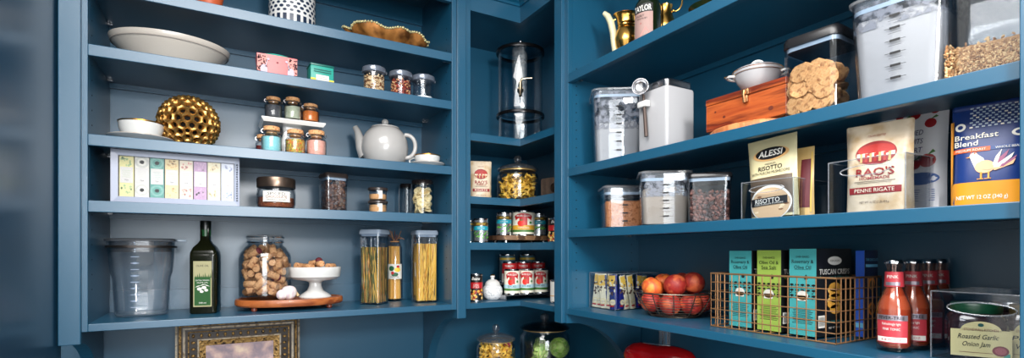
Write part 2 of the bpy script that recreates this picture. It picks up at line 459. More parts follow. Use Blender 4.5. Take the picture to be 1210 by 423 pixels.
# worktop and base cabinets below it
WT = mat('grey_stone', (.42, .42, .43), .3, col2=(.36, .36, .37), kind='noise', scale=12)
mb = MB().prism([(-.352, 1.42), (.73, 1.42), (.73, .2), (1.352, .2), (1.352, 2.045), (-.352, 2.045)], CT - .035, CT)
tag(mb.build('worktop', WT, None, False), 'grey L-shaped stone worktop running below the blue shelving', 'worktop')
def base_cab(loc, label, x0, x1, y0, y1, face):
    t = thing('base_cabinet', label, 'cabinet', (0, 0, 0))
    MB().span(x0, x1, y0, y1, .1, CT - .035).build('carcass', BLUE, t, False)
    MB().span(x0 + .03, x1 - .03, y0 + .03, y1 - .03, 0, .1).build('plinth', BLUE, t, False)
    for i in range(2):
        if face == 'y':
            a = x0 + (x1 - x0) * i / 2; b = x0 + (x1 - x0) * (i + 1) / 2
            d = MB().span(a + .004, b - .004, y0 - .02, y0, .12, CT - .045, 0, .003).build('door', BLUE, t, False)
            MB().tube([(b - .04 if i == 0 else a + .04, y0 - .035, .6), (b - .04 if i == 0 else a + .04, y0 - .035, .72)], .005).build('handle', BRASS, d)
        else:
            a = y0 + (y1 - y0) * i / 2; b = y0 + (y1 - y0) * (i + 1) / 2
            d = MB().span(x0 - .02, x0, a + .004, b - .004, .12, CT - .045, 0, .003).build('door', BLUE, t, False)
            MB().tube([(x0 - .035, b - .04 if i == 0 else a + .04, .6), (x0 - .035, b - .04 if i == 0 else a + .04, .72)], .005).build('handle', BRASS, d)
base_cab(0, 'blue base cabinet under the worktop below the rear shelving', -.35, .74, 1.45, 2.04, 'y')
base_cab(0, 'blue base cabinet under the worktop below the right hand shelving', .76, 1.35, .22, 1.44, 'x')
# ---------------------------------------------------------------- camera, light
cam = bpy.data.cameras.new('camera'); co = bpy.data.objects.new('camera', cam); COL.objects.link(co)
co.location = (0, 0, H); co.rotation_euler = (PI / 2, 0, -YAW)
cam.sensor_width = 36; cam.lens = 18.0; cam.shift_y = (298 - 211.5) / 1210; cam.clip_start = .02
S.camera = co
def area(name, loc, rot, sx, sy, power, col=(1, 1, 1)):
    l = bpy.data.lights.new(name, 'AREA'); l.shape = 'RECTANGLE'; l.size = sx; l.size_y = sy; l.energy = power; l.color = col
    o = bpy.data.objects.new(name, l); COL.objects.link(o); o.location = loc; o.rotation_euler = rot; return o
area('window_daylight', (-.32, -1.78, 1.62), (PI / 2, 0, 0), 1.3, 1.35, 27, (.93, .97, 1.0))
def aim(o, tgt):
    o.rotation_euler = (Vector(tgt) - o.location).to_track_quat('-Z', 'Y').to_euler()
L = area('key_lamp', (.31, -.77, 2.06), (0, 0, 0), .26, .26, 13, (1, .97, .94))
aim(L, (.1, 1.9, 1.6))
area('ceiling_fill', (-.25, .25, 2.6), (0, 0, 0), 1.3, 1.3, 34, (1, .98, .96))  # added soft overhead fill standing in for ceiling bounce, no fixture
wd = bpy.data.worlds.new('world'); S.world = wd; wd.use_nodes = True
wd.node_tree.nodes['Background'].inputs[0].default_value = (.75, .85, 1, 1)
wd.node_tree.nodes['Background'].inputs[1].default_value = .14
S.view_settings.view_transform = 'Standard'; S.view_settings.look = 'None'
S.view_settings.gamma = 1; S.view_settings.use_curve_mapping = False
S.view_settings.exposure = 1.12
S.cycles.transparent_max_bounces = 40
S.cycles.max_bounces = 8
# ---------------------------------------------------------------- factories
def onto(u, Y, zshelf, axis='y'):
    """point on a shelf under pixel column u at depth Y"""
    if axis == 'y':
        x, t = atY(u, Y); return (x, Y, zshelf), t
    y, t = atX(u, Y); return (Y, y, zshelf), t
FACE = math.atan2   # helper for headings
def face_cam(x, y):
    """z rotation that turns an object's own -Y side to the eye"""
    return math.atan2(y, x) - PI / 2
EPS = .0008
def square_box(label, cat, loc, rz, hb, ht, h, lidh=.014, lid=None, rim=None, group=None, marks=0, th=.002, name='food_container', knob=None, rc=.28, inner=False, asp=1.0, clearlid=False):
    t = thing(name, label, cat, loc, rz, group)
    b = MB()
    b.sq([(hb * .96, .0005), (hb, .004), (ht, h), (ht - th, h), (hb - th, .004), (0, .004)], rc, 6, asp=asp, c1=False)
    b.build('body', ACRYL, t)
    lid = lid or BLKPL
    l = MB()
    if clearlid:
        l.sq([(ht - .004, h - lidh), (ht - .004, h + .001), (ht + .003, h + .001), (ht + .004, h + .006), (ht - .002, h + .009), (0, h + .009)], rc, 6, asp=asp)
        l.build('lid', glassmat('clear_lid', (.82, .85, .88), .06, haze=.12), t)
        s = MB().sq([(ht - .012, h - lidh), (ht - .003, h - lidh), (ht - .003, h - lidh + .008), (ht - .012, h - lidh + .008)], rc, 6, asp=asp, c0=False, c1=False)
        s.build('seal', GREYPL, t)
    else:
        l.sq([(ht - .003, h - .001), (ht + .002, h), (ht + .002, h + lidh * .6), (ht - .001, h + lidh), (0, h + lidh)], rc, 6, asp=asp)
        lo = l.build('lid', lid, t)
        s = MB().sq([(0, h - .0085), (ht - .004, h - .0085), (ht - .0025, h - .002), (ht - .0025, h - .0008)], rc, 6, asp=asp, c1=False, ms=[1, 0, 0])
        s.build('seal', [rim or GREYPL, BLKPL], t)
        if knob:
            MB().lathe([(knob, h + lidh), (knob, h + lidh + .004), (knob - .002, h + lidh + .006), (0, h + lidh + .006)], 24).build('push_button', lid, lo)
    if marks:
        m = MB(); 
        for i in range(marks):
            z = h * (.18 + .6 * i / max(1, marks - 1)); f = plane((0, -(hb + (ht - hb) * z / h) * asp - EPS, z), (1, 0, 0))
            m.rect(f, -.008, .008, -.0022, .0022, 0, 1)
            m.rect(f, -.016, .016, -.0004, .0004, 0, 1)
            if i: m.rect(f, -.010, .010, -.0004 - h * .3 / marks, .0003 - h * .3 / marks, 0, 1)
        m.build('volume_marks', BLACK, t)
    return t
def fill_sq(name, label, cat, loc, rz, h0, h1, z, m, rc=.28, rough=.004, asp=1.0, freq=40, kind='stuff', tilt=0.0, z0=.005, seg=7):
    """loose food lying inside a container, uneven on top"""
    b = MB(); rings = []
    def ring(h, zz, amp):
        out = []; r = h * rc
        for q, (sx, sy) in enumerate(((1, 1), (-1, 1), (-1, -1), (1, -1))):
            for i in range(seg):
                a = q * PI / 2 + PI / 2 * i / (seg - 1)
                x = sx * (h - r) + r * math.cos(a); y = asp * (sy * (h - r) + r * math.sin(a))
                out.append((x, y, zz + amp * noise.noise(Vector((x * freq, y * freq, loc[0] * 9))) + tilt * x))
        return out
    rings.append(ring(h0, z0, 0)); rings.append(ring(h0 + (h1 - h0) * .5, z * .5, 0)); 
    rings.append(ring(h1, z, rough))
    for k in (.92, .75, .5, .25, .02): rings.append(ring(h1 * k, z + rough * .5, rough))
    b.loft(rings)
    o = b.build(name, m, None); o.location = loc; o.rotation_euler = (0, 0, rz)
    return tag(o, label, cat, None, kind)
def fill_round(name, label, cat, loc, r0, r1, z, m, rough=.003, z0=.004, kind='stuff', freq=60):
    b = MB()
    def fn(a, r, zz):
        x, y = r * math.cos(a), r * math.sin(a)
        return (x, y, zz + (rough * noise.noise(Vector((x * freq, y * freq, loc[0] * 7))) if zz >= z - 1e-6 else 0))
    b.lathe([(r0, z0), (r1, z * .4), (r1, z)] + [(r1 * k, z + rough * .3) for k in (.8, .5, .2, .01)], 28, fn=fn)
    o = b.build(name, m, None); o.location = loc
    return tag(o, label, cat, None, kind)
def granules(name, label, cat, loc, rz, hx, hy, z0, z1, size, m, n, rnd=False, kind='stuff', shape=(1, 1, 1), core=None, seed=1):
    """coarse pieces lying against the container wall, on a solid core"""
    rr = random.Random(seed); b = MB(); mats = m if isinstance(m, list) else [m]
    for i in range(n):
        s = size * rr.uniform(.75, 1.2)
        z = z0 + s * .5 + (z1 - z0) * rr.random()
        if rnd:
            a = rr.uniform(0, 2 * PI); q = hx - s * 1.1 if rr.random() < .75 or z < z1 - size * 2 else hx * math.sqrt(rr.random()) * .9
            x, y = q * math.cos(a), q * math.sin(a)
        else:
            q = rr.random()
            if z > z1 - size * 2 and q < .5: x, y = rr.uniform(-hx, hx) * .9, rr.uniform(-hy, hy) * .9
            elif q < .5: x, y = rr.uniform(-1, 1) * (hx - s), rr.choice((-1, 1, -1)) * (hy - s * 1.1)
            else: x, y = rr.choice((-1, 1)) * (hx - s * 1.1), rr.uniform(-1, 1) * (hy - s)
        R = Matrix.Translation((x, y, z)) @ Euler((rr.uniform(0, 6), rr.uniform(0, 6), rr.uniform(0, 6))).to_matrix().to_4x4()
        b.ball((0, 0, 0), s, rr.randrange(len(mats)), 6, 4, shape, T=R)
    if core is not None:
        k = len(mats) - 1 if core is True else core
        if rnd: b.lathe([(hx - size * 1.8, z0), (hx - size * 1.8, z1 - size), (0, z1 - size)], 20, 0)
        else: b.span(-hx + size * 1.8, hx - size * 1.8, -hy + size * 1.8, hy - size * 1.8, z0, z1 - size, 0)
    o = b.build(name, mats, None); o.location = loc; o.rotation_euler = (0, 0, rz)
    return tag(o, label, cat, None, kind)
def cork_bottle(label, loc, r, h, matr, fill, cat='spice jar', group='cork-stoppered spice jars on and under the white stand'):
    t = thing('spice_jar', label, cat, loc, 0, group)
    MB().lathe([(r * .9, 0), (r, .003), (r, h * .60), (r * .86, h * .68), (r * .62, h * .72), (r * .62, h * .78), (r * .76, h * .79), (r * .76, h * .83), (r * .6, h * .83),
                (r * .56, h * .70), (r - .0018, h * .60), (r - .0018, .004), (0, .004)], 24, c1=False).build('jar_body', GLASS, t)
    MB().lathe([(r * .55, h * .74), (r * .58, h * .84), (r * .80, h * .845), (r * .80, h * .985), (r * .74, h), (0, h)], 20).build('cork', CORK, t)
    w = MB(); w.tube([(r * .80 * math.cos(a), r * .80 * math.sin(a), h * .79) for a in [k * PI / 10 for k in range(20)]], .0012, 5, closed=True)
    for s in (-1, 1): w.tube([(s * r * .82, 0, h * .76), (s * r * 1.0, 0, h * .80), (s * r * .95, 0, h * .88), (s * r * .8, 0, h * .9)], .0011, 5)
    w.build('wire_clasp', STEEL, t)
    fill_round('spice', label.replace('jar of', 'filling of').split(' jar')[0] + ' inside its small cork jar', 'spice', loc, r * .85, r - .0022, h * fill, matr, .002)
    return t
CORK = mat('cork', (.76, .53, .34), .8, col2=((.86, .66, .46), (.62, .38, .22)), kind='noise', scale=120, bump=.3)
CORKW = mat('wine_cork', (.74, .52, .35), .75, col2=((.84, .64, .45), (.58, .37, .23)), kind='noise', scale=140, bump=.3)
CORKS = mat('stained_cork', (.40, .13, .16), .7)
def cup_and_saucer(label, slabel, loc, r, h, rs, group=None, handle=0.0):
    s = thing('saucer', slabel, 'saucer', loc, 0)
    MB().lathe([(rs * .45, 0), (rs * .5, .003), (rs * .8, .008), (rs, .015), (rs, .017), (rs * .8, .011), (rs * .45, .006), (0, .006)], 40).build('dish', WHITE, s)
    MB().lathe([(rs - .001, .0155), (rs + .0008, .0162), (rs - .001, .0172)], 40, c0=False, c1=False).build('gilt_rim', GOLD, s)
    t = thing('teacup', label, 'cup', (loc[0], loc[1], loc[2] + .0075), handle)
    MB().lathe([(r * .5, 0), (r * .52, .004), (r * .82, h * .25), (r * .97, h * .62), (r, h), (r - .002, h), (r * .93, h * .6), (r * .78, h * .28), (0, .008)], 36, c1=False).build('bowl', WHITE, t)
    MB().lathe([(r + .0006, h - .003), (r + .0006, h + .0006), (r - .0025, h + .0006)], 36, c0=False, c1=False).build('gilt_rim', GOLD, t)
    MB().tube([(r * .95 + .022 * math.sin(a), 0, h * .5 + h * .30 * math.cos(a)) for a in [PI * k / 10 for k in range(11)]], .0028, 8).build('handle', WHITE, t)
# packed scatter (no two closer than they are thick)
def darts(n, sample, length, mind, tries, seed=3, wall=None):
    rr = random.Random(seed); P = np.zeros((0, 3)); out = []; K = np.linspace(-.5, .5, 5)
    for _ in range(tries):
        if len(out) >= n: break
        p, d = sample(rr)
        pts = np.array([[p[0] + d[0] * length * k, p[1] + d[1] * length * k, p[2] + d[2] * length * k] for k in K])
        if wall and not wall(pts): continue
        if len(P):
            D = np.sqrt(((P[:, None, :] - pts[None]) ** 2).sum(-1))
            if D.min() < mind: continue
        P = np.vstack([P, pts]); out.append((p, d))
    return out
def rand_dir(rr):
    z = rr.uniform(-1, 1); a = rr.uniform(0, 2 * PI); s = math.sqrt(1 - z * z)
    return (s * math.cos(a), s * math.sin(a), z)
def look(d, roll=0.0):
    return (Vector(d).to_track_quat('Z', 'Y').to_matrix() @ Matrix.Rotation(roll, 3, 'Z')).to_euler()
def pouch(t, w, d, h, m, top=.10, fold=0.0, name='bag', crimp=None, nu=14, nv=12, lump=0.0, seed=0.0, topw=1.0):
    """soft bag standing on its base; returns the map of its printed front (x across, z up)"""
    def dep(s, v):
        g = 1 - (1 - top) * max(0, (v - .25) / .75) ** 1.3
        lm = 1 + lump * noise.noise(Vector((s * 3 + seed, v * 6, seed)))
        return d / 2 * g * (max(0, 1 - abs(s) ** 4) ** .5) * lm
    def hw(v): return w / 2 * (1 + (topw - 1) * v) * (1 - .03 * math.sin(v * PI))
    b = MB(); rings = []
    for j in range(nv + 1):
        v = j / nv; r = []
        for i in range(nu + 1):
            s = -1 + 2 * i / nu; r.append((s * hw(v), -dep(s, v), v * h))
        for i in range(nu - 1, 0, -1):
            s = -1 + 2 * i / nu; r.append((s * hw(v), dep(s, v), v * h))
        rings.append(r)
    b.loft(rings)
    b.build(name, m, t)
    def f(x, z, off=.0012):
        v = max(0, min(1, z / h)); s = max(-1, min(1, x / hw(v)))
        return (x, -dep(s, v) - off, z)
    return f
def off(f, k): return lambda x, y: f(x, y, k)
# ================================================================ corner cabinet
z1, z2, z3 = ZS
# --- glass drinks dispenser
cx, cy = 1.085, 1.825; _t = math.hypot(cx, cy)
r = .097
c = thing('drinks_dispenser', 'tall clear glass drinks dispenser with ice tube and metal tap in the corner cabinet', 'dispenser', (cx, cy, z1), face_cam(cx, cy))
zr = H + .826 - z1; zl = H + .567 - z1
MB().lathe([(r * .93, 0), (r * .95, .004), (r * .93, zl - .012), (r * .90, zl - .012), (r * .91, .008), (0, .008)], 48, c1=False).build('glass_stand', GLASS, c)
MB().lathe([(r * .5, zl), (r * .93, zl + .004), (r * .95, zl + .012), (r * .95, zr - .004), (r * .92, zr - .004), (r * .92, zl + .014), (0, zl + .012)], 48, c1=False).build('glass_tank', GLASS, c)
RINGM = mat('dark_rim', (.10, .10, .11), .2, .6)
for z in (zl - .006, zr - .002):
    MB().lathe([(r * .955, z - .006), (r * 1.03, z - .006), (r * 1.04, z), (r * 1.03, z + .006), (r * .955, z + .006)], 48, c0=False, c1=False).build('rim_band', RINGM, c)
MB().lathe([(r * 1.02, zr + .006), (r * .9, zr + .010), (r * .3, zr + .022), (0, zr + .024)], 48, c0=False).build('glass_lid', GLASS, c)
MB().lathe([(.006, zr + .022), (.006, zr + .032), (.011, zr + .036), (.012, zr + .044), (.007, zr + .050), (0, zr + .051)], 20).build('lid_knob', CHROME, c)
ICE = residuemat('frosted_bubbles', (.85, .87, .88), 150, .48, .74, .42)
MB().lathe([(.024, .010), (.027, .02), (.027, zl - .02), (.024, zl - .016)], 24, c0=False, c1=False, fn=lambda a, r_, z: (r_ * math.cos(a) * (1 + .03 * math.sin(z * 160)), r_ * math.sin(a), z)).build('stand_column', ICE, c)
MB().lathe([(.026, zl + .02), (.028, zl + .03), (.028, zr - .0), (.026, zr + .006), (.024, zr), (.024, zl + .03), (0, zl + .02)], 24).build('ice_tube', ICE, c)
tp = MB(); zt_ = H + .640 - z1
tp.lathe([(.0125, 0), (.0125, .012), (.009, .014), (.009, .034)], 18, T=Matrix.Translation((0, -r * .95, zt_)) @ Matrix.Rotation(PI / 2, 4, 'X'))
tp.tube([(0, -r - .030, zt_ + .022), (0, -r - .030, zt_ - .004), (0, -r - .034, zt_ - .020), (0, -r - .040, zt_ - .034)], [.0075, .0085, .007, .006], 12)
tp.tube([(0, -r - .030, zt_ + .022), (.006, -r - .030, zt_ + .034), (.02, -r - .030, zt_ + .037), (.046, -r - .030, zt_ + .038)], [.005, .0045, .004, .0045], 10)
tp.build('tap', mat('pale_brass', (.82, .74, .62), .22, 1.0), c)
# --- printed bag of pasta, facing the room
INKR = mat('dark_red_ink', (.55, .12, .13), .5)
BAGC = mat('pasta_bag_film', (.80, .73, .62), .4, col2=((.84, .77, .67), (.74, .63, .48)), kind='noise', scale=22)
def raos(label, loc, rz, w, h, d, product):
    t = thing('pasta_bag', label, 'pasta bag', loc, rz)
    f = pouch(t, w, d, h, BAGC, .22, lump=.12, seed=loc[0], name='bag')
    m = MB(); k = w / .12; f1 = off(f, .0012); f2 = off(f, .0018); f3 = off(f, .0024)
    cy_ = h * .66; rx_ = w * .30; ry_ = h * .135
    m.disc(f1, 0, cy_, rx_, ry_, 0, 30)
    m.disc(f2, 0, cy_ + ry_ * .25, rx_ * .9, ry_ * .5, 1, 20)
    m.rect(f2, -rx_ * .92, rx_ * .92, cy_ - ry_ * .28, cy_ + ry_ * .02, 2, 6)
    for q in range(7): m.rect(f3, -rx_ * .75 + q * rx_ * .23, -rx_ * .75 + q * rx_ * .23 + rx_ * .12, cy_ - ry_ * .75, cy_ + ry_ * .0, (1 if q % 2 else 3), 1)
    m.text("RAO'S", f2, 0, h * .445, h * .085, 0, w * .56, .02)
    m.text('HOMEMADE', f2, 0, h * .375, h * .035, 0, w * .44, .012)
    m.rect(f2, -w * .3, w * .3, h * .335, h * .340, 4, 4); m.rect(f2, -w * .25, w * .25, h * .318, h * .322, 4, 4)
    m.rect(f1, -w * .38, w * .38, h * .20, h * .275, 0, 6)
    m.text(product, f2, 0, h * .237, h * .042, 2, w * .58)
    m.text('NET WT 16 OZ (1 LB) 454 g', f2, 0, h * .10, h * .025, 4, w * .42)
    m.text('ITALIAN CRAFTED', f2, 0, h * .86, h * .022, 0, w * .26)
    m.build('printing', [INKR, mat('bright_red_ink', (.66, .13, .10), .5), mat('cream_ink', (.95, .90, .80), .5), mat('tan_ink', (.80, .62, .40), .5), mat('brown_black_ink', (.22, .14, .12), .5)], t)
    cr = MB().box((0, 0, h - .004), (w * .97, .006, .012), 0, .002); cr.build('folded_top', BAGC, t)
    return t
# partly tucked behind the stile at the left of the shelf
x, t = atY(568.0, 1.80)
raos("cream bag of pasta with red oval picture, on the corner cabinet's second shelf", (x + .002, 1.805, z2), face_cam(x, 1.8) + .10, .086, .150, .05, 'RIGATE')
# --- big jar of bow tie pasta
BOWTIE = mat('bow_pasta', (.93, .72, .24), .55, col2=((.96, .80, .36), (.86, .60, .16)), kind='noise', scale=60)
def cookie_jar(label, loc, r, hb, group=None, kn=.014, dark=False):
    t = thing('glass_jar', label, 'jar', loc, 0, group)
    MB().lathe([(r * .90, 0), (r * .97, .005), (r, .016), (r, hb * .80), (r * .97, hb * .88), (r * .86, hb * .95), (r * .86, hb), (r * .83, hb), (r * .83, hb * .95), (r * .94, hb * .87), (r - .003, hb * .79), (r - .003, .017), (r * .9, .008), (0, .008)], 48, c1=False).build('glass_body', GLASS, t)
    gl = glassmat('smoky_glass', (.42, .44, .46), .05) if dark else glassmat('clear_lid_glass', (.84, .87, .89), .04, haze=.03)
    l = MB().lathe([(r * .80, hb + .001), (r * .98, hb + .002), (r * .99, hb + .007), (r * .84, hb + .016), (r * .45, hb + .026), (r * .2, hb + .029), (0, hb + .029)], 48).build('glass_lid', gl, t)
    MB().lathe([(r * .80, hb - .003), (r * .875, hb - .003), (r * .875, hb + .0005), (r * .80, hb + .0005)], 48, c0=False, c1=False).build('seal', mat('brass_seal', (.72, .60, .38), .35, .5), t)
    MB().lathe([(kn * .62, hb + .029), (kn * .55, hb + .034), (kn, hb + .040), (kn * 1.1, hb + .050), (kn * .9, hb + .060), (kn * .4, hb + .064), (0, hb + .064)], 24).build('lid_knob', glassmat('knob_glass', (.70, .73, .76), .03, 1.0, haze=.02), l)
    return t
def bow_mesh(name, s=1.0, m=None):
    b = MB()
    def g(u, v):
        x = (u - .5) * .030 * s; pin = .28 + .72 * min(1, abs(u - .5) * 2.6) ** 1.2
        y = (v - .5) * .019 * s * pin
        return (x, y, (.0035 * math.cos((v - .5) * PI * 3) * (1 - abs(u - .5) * 1.6) + .003 * math.sin(u * 5)) * s)
    vs = [g(i / 10, j / 6) for j in range(7) for i in range(11)]
    b.add(vs, [(j * 11 + i, j * 11 + i + 1, (j + 1) * 11 + i + 1, (j + 1) * 11 + i) for j in range(6) for i in range(10)])
    b.add([(v[0], v[1], v[2] + .0012) for v in vs], [(j * 11 + i, (j + 1) * 11 + i, (j + 1) * 11 + i + 1, j * 11 + i + 1) for j in range(6) for i in range(10)])
    return b.build(name, m or BOWTIE, None)
cj = (1.066, 1.815); r = .5 * 49.5 / F * math.hypot(*cj) * .985
cookie_jar('round glass jar of bow-tie pasta with knobbed lid in the corner cabinet', (cj[0], cj[1], z2), r, .128)
def fill_items(proto, n, loc, r, z0, z1, mind, seed, length=.001, tilt=1.0, inner=.2):
    def samp(rr):
        a = rr.uniform(0, 2 * PI); q = r * math.sqrt(rr.uniform(inner, 1)); d = rand_dir(rr); d = Vector((d[0], d[1], d[2] * tilt)).normalized()
        return (q * math.cos(a), q * math.sin(a), rr.uniform(z0, z1)), tuple(d)
    for i, (q, d_) in enumerate(darts(n, samp, length, mind, 14000, seed)):
        o = proto if i == 0 else proto.copy()
        if i: COL.objects.link(o)
        o.location = (loc[0] + q[0], loc[1] + q[1], loc[2] + q[2]); o.rotation_euler = look(d_, q[0] * 90)
bw = bow_mesh('bow_tie_pasta'); tag(bw, 'golden bow-tie pasta piece in the corner cabinet jar', 'pasta', 'bow-tie pasta in the corner cabinet jar')
fill_items(bw, 170, (cj[0], cj[1], z2), r - .018, .018, .104, .0108, 21, inner=.25)
# --- dark brown wooden caddy with a hand hole, and a card behind it
def hole_panel(mb, w, h, th, hc, hr, m=0):
    """upright board with an oval hand hole"""
    n = 40; out = []; inn = []
    for k in range(n):
        a = 2 * PI * k / n; ca, sa = math.cos(a), math.sin(a); q = min(w / 2 / max(abs(ca), 1e-6), h / 2 / max(abs(sa), 1e-6))
        out.append((ca * q, h / 2 + sa * q)); inn.append((hc[0] + hr[0] * ca, hc[1] + hr[1] * sa))
    mb.loft([[(x_, -th / 2, z_) for x_, z_ in out], [(x_, -th / 2, z_) for x_, z_ in inn], [(x_, th / 2, z_) for x_, z_ in inn], [(x_, th / 2, z_) for x_, z_ in out], [(x_, -th / 2, z_) for x_, z_ in out]], m, False, False)
WAL = mat('walnut', (.24, .19, .16), .5, col2=(.30, .24, .20), kind='wave', scale=10, stretch=(1, 1, 8))
c = thing('wooden_caddy', 'dark brown wooden box with an oval hand hole beside the bow-tie pasta jar', 'box', (1.105, 1.625, z2), -1.30)
b = MB(); hole_panel(b, .10, .080, .008, (.012, .040), (.014, .018)); b.build('front_panel', WAL, c, False)
b = MB(); b.span(-.05, .05, .090, .096, 0, .08); b.span(-.05, -.044, .004, .09, 0, .08); b.span(.044, .05, .004, .09, 0, .08); b.span(-.044, .044, .004, .09, 0, .006); b.build('box_sides', WAL, c, False)
c = thing('price_card', 'small white carton with dark squares behind the wooden box with hand hole', 'card', (1.115, 1.515, z2), -1.1)
b = MB().span(-.02, .02, -.009, .009, 0, .145, 0, .001).build('carton', PAPER, c, False)
d = MB(); f = plane((0, -.0098, 0), (1, 0, 0))
for k in range(2): d.rect(f, -.012, .012, .100 + .022 * k, .116 + .022 * k, 0, 1)
d.build('printed_squares', BLACK, c, False)
# --- cans
TIN = mat('tin_plate', (.80, .81, .82), .18, 1.0)
def can(label, loc, r, h, design, rz=None, group=None, name='food_can'):
    t = thing(name, label, 'can', loc, 0, group)
    if rz is None: rz = face_cam(loc[0], loc[1])
    MB().lathe([(r * .94, 0), (r, .0015), (r, .004), (r * .975, .006), (r * .975, h - .006), (r, h - .004), (r, h - .001), (r * .97, h), (r * .93, h - .003), (0, h - .003)], 36).build('can_body', TIN, t)
    a0 = rz - PI / 2; rr_ = r * .978
    l = MB().lathe([(rr_, .0065), (rr_, h - .0065)], 36, c0=False, c1=False)
    f1, f2, f3 = cyl(rr_, .0008, a0), cyl(rr_, .0014, a0), cyl(rr_, .0020, a0)
    d = MB(); g = PI * rr_ * .98
    if design == 'beans':
        l.build('label', mat('metallic_label', (.72, .74, .76), .25, .8), t)
        d.rect(f1, -g, g, h * .70, h * .84, 0, 24); d.text('GREEN BEANS', f2, 0, h * .77, h * .07, 1, r * 1.2, .01)
        d.rect(f1, -g, g, h * .52, h * .68, 2, 24); d.text('CUT STYLE', f2, 0, h * .60, h * .05, 3, r * 1.0)
        rr = random.Random(int(loc[0] * 1e4))
        for k in range(13):
            x0 = -r * 1.15 + k * r * .19; z0 = h * rr.uniform(.14, .36); a = rr.uniform(.2, .9); L_ = h * .20
            d.poly(f2 if k % 2 else f3, [(x0, z0), (x0 + L_ * .5 * math.cos(a), z0 + L_ * .5 * math.sin(a) + .002), (x0 + L_ * math.cos(a), z0 + L_ * math.sin(a)), (x0 + L_ * .5 * math.cos(a) + .002, z0 + L_ * .5 * math.sin(a) - .003)], 4 if k % 2 else 5)
        d.build('label_print', [mat('gold_brown_ink', (.32, .26, .12), .4), mat('gold_ink', (.80, .66, .25), .4), mat('turquoise_ink', (.10, .60, .68), .4), PAPER, mat('bean_green', (.22, .52, .16), .5), mat('bean_light', (.42, .68, .28), .5)], t)
    elif design in ('tomato', 'diced'):
        l.build('label', mat('label_ivory', (.91, .89, .82), .45), t)
        for q in ((-1.9, 0), (0, 0), (1.9, 0)):
            s = q[0] * r if design == 'diced' else q[0] * r * 1.1
            if abs(s) > 1e-6 and design == 'tomato': continue
            # arched red banner
            arc = []
            for k in range(13):
                a = PI * (.12 + .76 * k / 12); arc.append((s + r * .86 * math.cos(a), h * .70 + h * .20 * math.sin(a)))
            inn = [(s + (x_ - s) * .84, z_ - h * .17) for x_, z_ in arc[::-1]]
            for k in range(12): d.poly(f1, [arc[k], arc[k + 1], inn[11 - k], inn[12 - k]], 0)
            d.text('MUIR GLEN', f2, s, h * .795, h * .075, 1, r * 1.15, .01)
            d.rect(f1, s - r * .34, s + r * .34, h * .42, h * .74, 0, 4)
            d.disc(f2, s - r * .18, h * .50, r * .33, h * .125, 2, 20)
            d.poly(f3, [(s - r * .30, h * .60), (s - r * .18, h * .66), (s - r * .02, h * .61), (s - r * .16, h * .60)], 3)
            if design == 'diced':
                d.rect(f1, s - r * .95, s + r * .95, h * .26, h * .40, 4, 6); d.text('DICED', f2, s, h * .33, h * .07, 5, r * 1.0, .01)
                d.rect(f1, s - r * .95, s + r * .95, h * .16, h * .25, 3, 6)
            else:
                d.rect(f1, s - r * 1.2, s + r * 1.2, h * .24, h * .42, 6, 8); d.text('TOMATOES', f2, s, h * .32, h * .07, 1, r * 1.0)
                d.rect(f1, s - r * 1.2, s + r * 1.2, h * .15, h * .235, 3, 8)
            d.disc(f2, s + r * .62, h * .52, r * .18, h * .075, 1, 14); d.disc(f3, s + r * .62, h * .52, r * .12, h * .05, 3, 14)
        d.build('label_print', [RED, PAPER, mat('tomato_red', (.84, .16, .10), .4), mat('leaf_green', (.25, .45, .20), .5), mat('pale_blue_ink', (.66, .80, .84), .5), mat('dark_green_ink', (.05, .3, .28), .5), mat('ochre_ink', (.82, .62, .20), .5)], t)
    elif design == 'mixed':
        l.build('label', mat('black_label', (.08, .06, .06), .4), t)
        d.text('Beans', f2, 0, h * .84, h * .11, 1, r * 1.2, .02, .3)
        d.rect(f1, -g * .5, g * .5, h * .48, h * .70, 0, 10); d.text('CHILI', f2, 0, h * .61, h * .06, 1); d.text('STYLE', f2, 0, h * .53, h * .06, 1)
        rr = random.Random(3)
        for k in range(34): d.disc(f2 if k % 2 else f3, rr.uniform(-1.3, 1.3) * r, h * rr.uniform(.10, .42), r * .20, h * .05, rr.choice((2, 3, 4)), 9)
        d.build('label_print', [RED, PAPER, mat('bean_cream', (.90, .78, .50), .5), mat('bean_red', (.60, .14, .10), .5), mat('bean_gold', (.85, .62, .22), .5)], t)
    elif design == 'redband':
        l.build('label', mat('label_red_band', (.75, .10, .12), .4), t)
        d.text('TOMATO', f2, 0, h * .80, h * .09, 0, r * 1.2, .01); d.rect(f1, -g, g, h * .05, h * .45, 0, 20)
        d.build('label_print', [PAPER], t)
    elif design == 'bluetop':
        l.build('label', mat('label_blue_green', (.24, .40, .46), .4), t)
        d.rect(f1, -g, g, h * .80, h * .88, 0, 20); d.text('SOUP', f2, 0, h * .6, h * .12, 0)
        d.build('label_print', [mat('gold_ink', (.80, .66, .25), .4)], t)
    elif design == 'white':
        l.build('label', PAPER, t); d.rect(f1, -g, g, h * .3, h * .34, 0, 20); d.build('label_print', [mat('tan_ink', (.80, .62, .40), .5)], t)
    return t
x, t = atY(568.2, 1.785); can('tall metallic can of green beans alone at the left of the third corner shelf', (x, 1.785, z3), .5 * 17.5 / F * t, .094, 'beans')
x, t = atY(554, 1.86); can('olive-labelled can half hidden by the stile at the far left of the third corner shelf', (x + .01, 1.87, z3), .030, .090, 'bluetop')
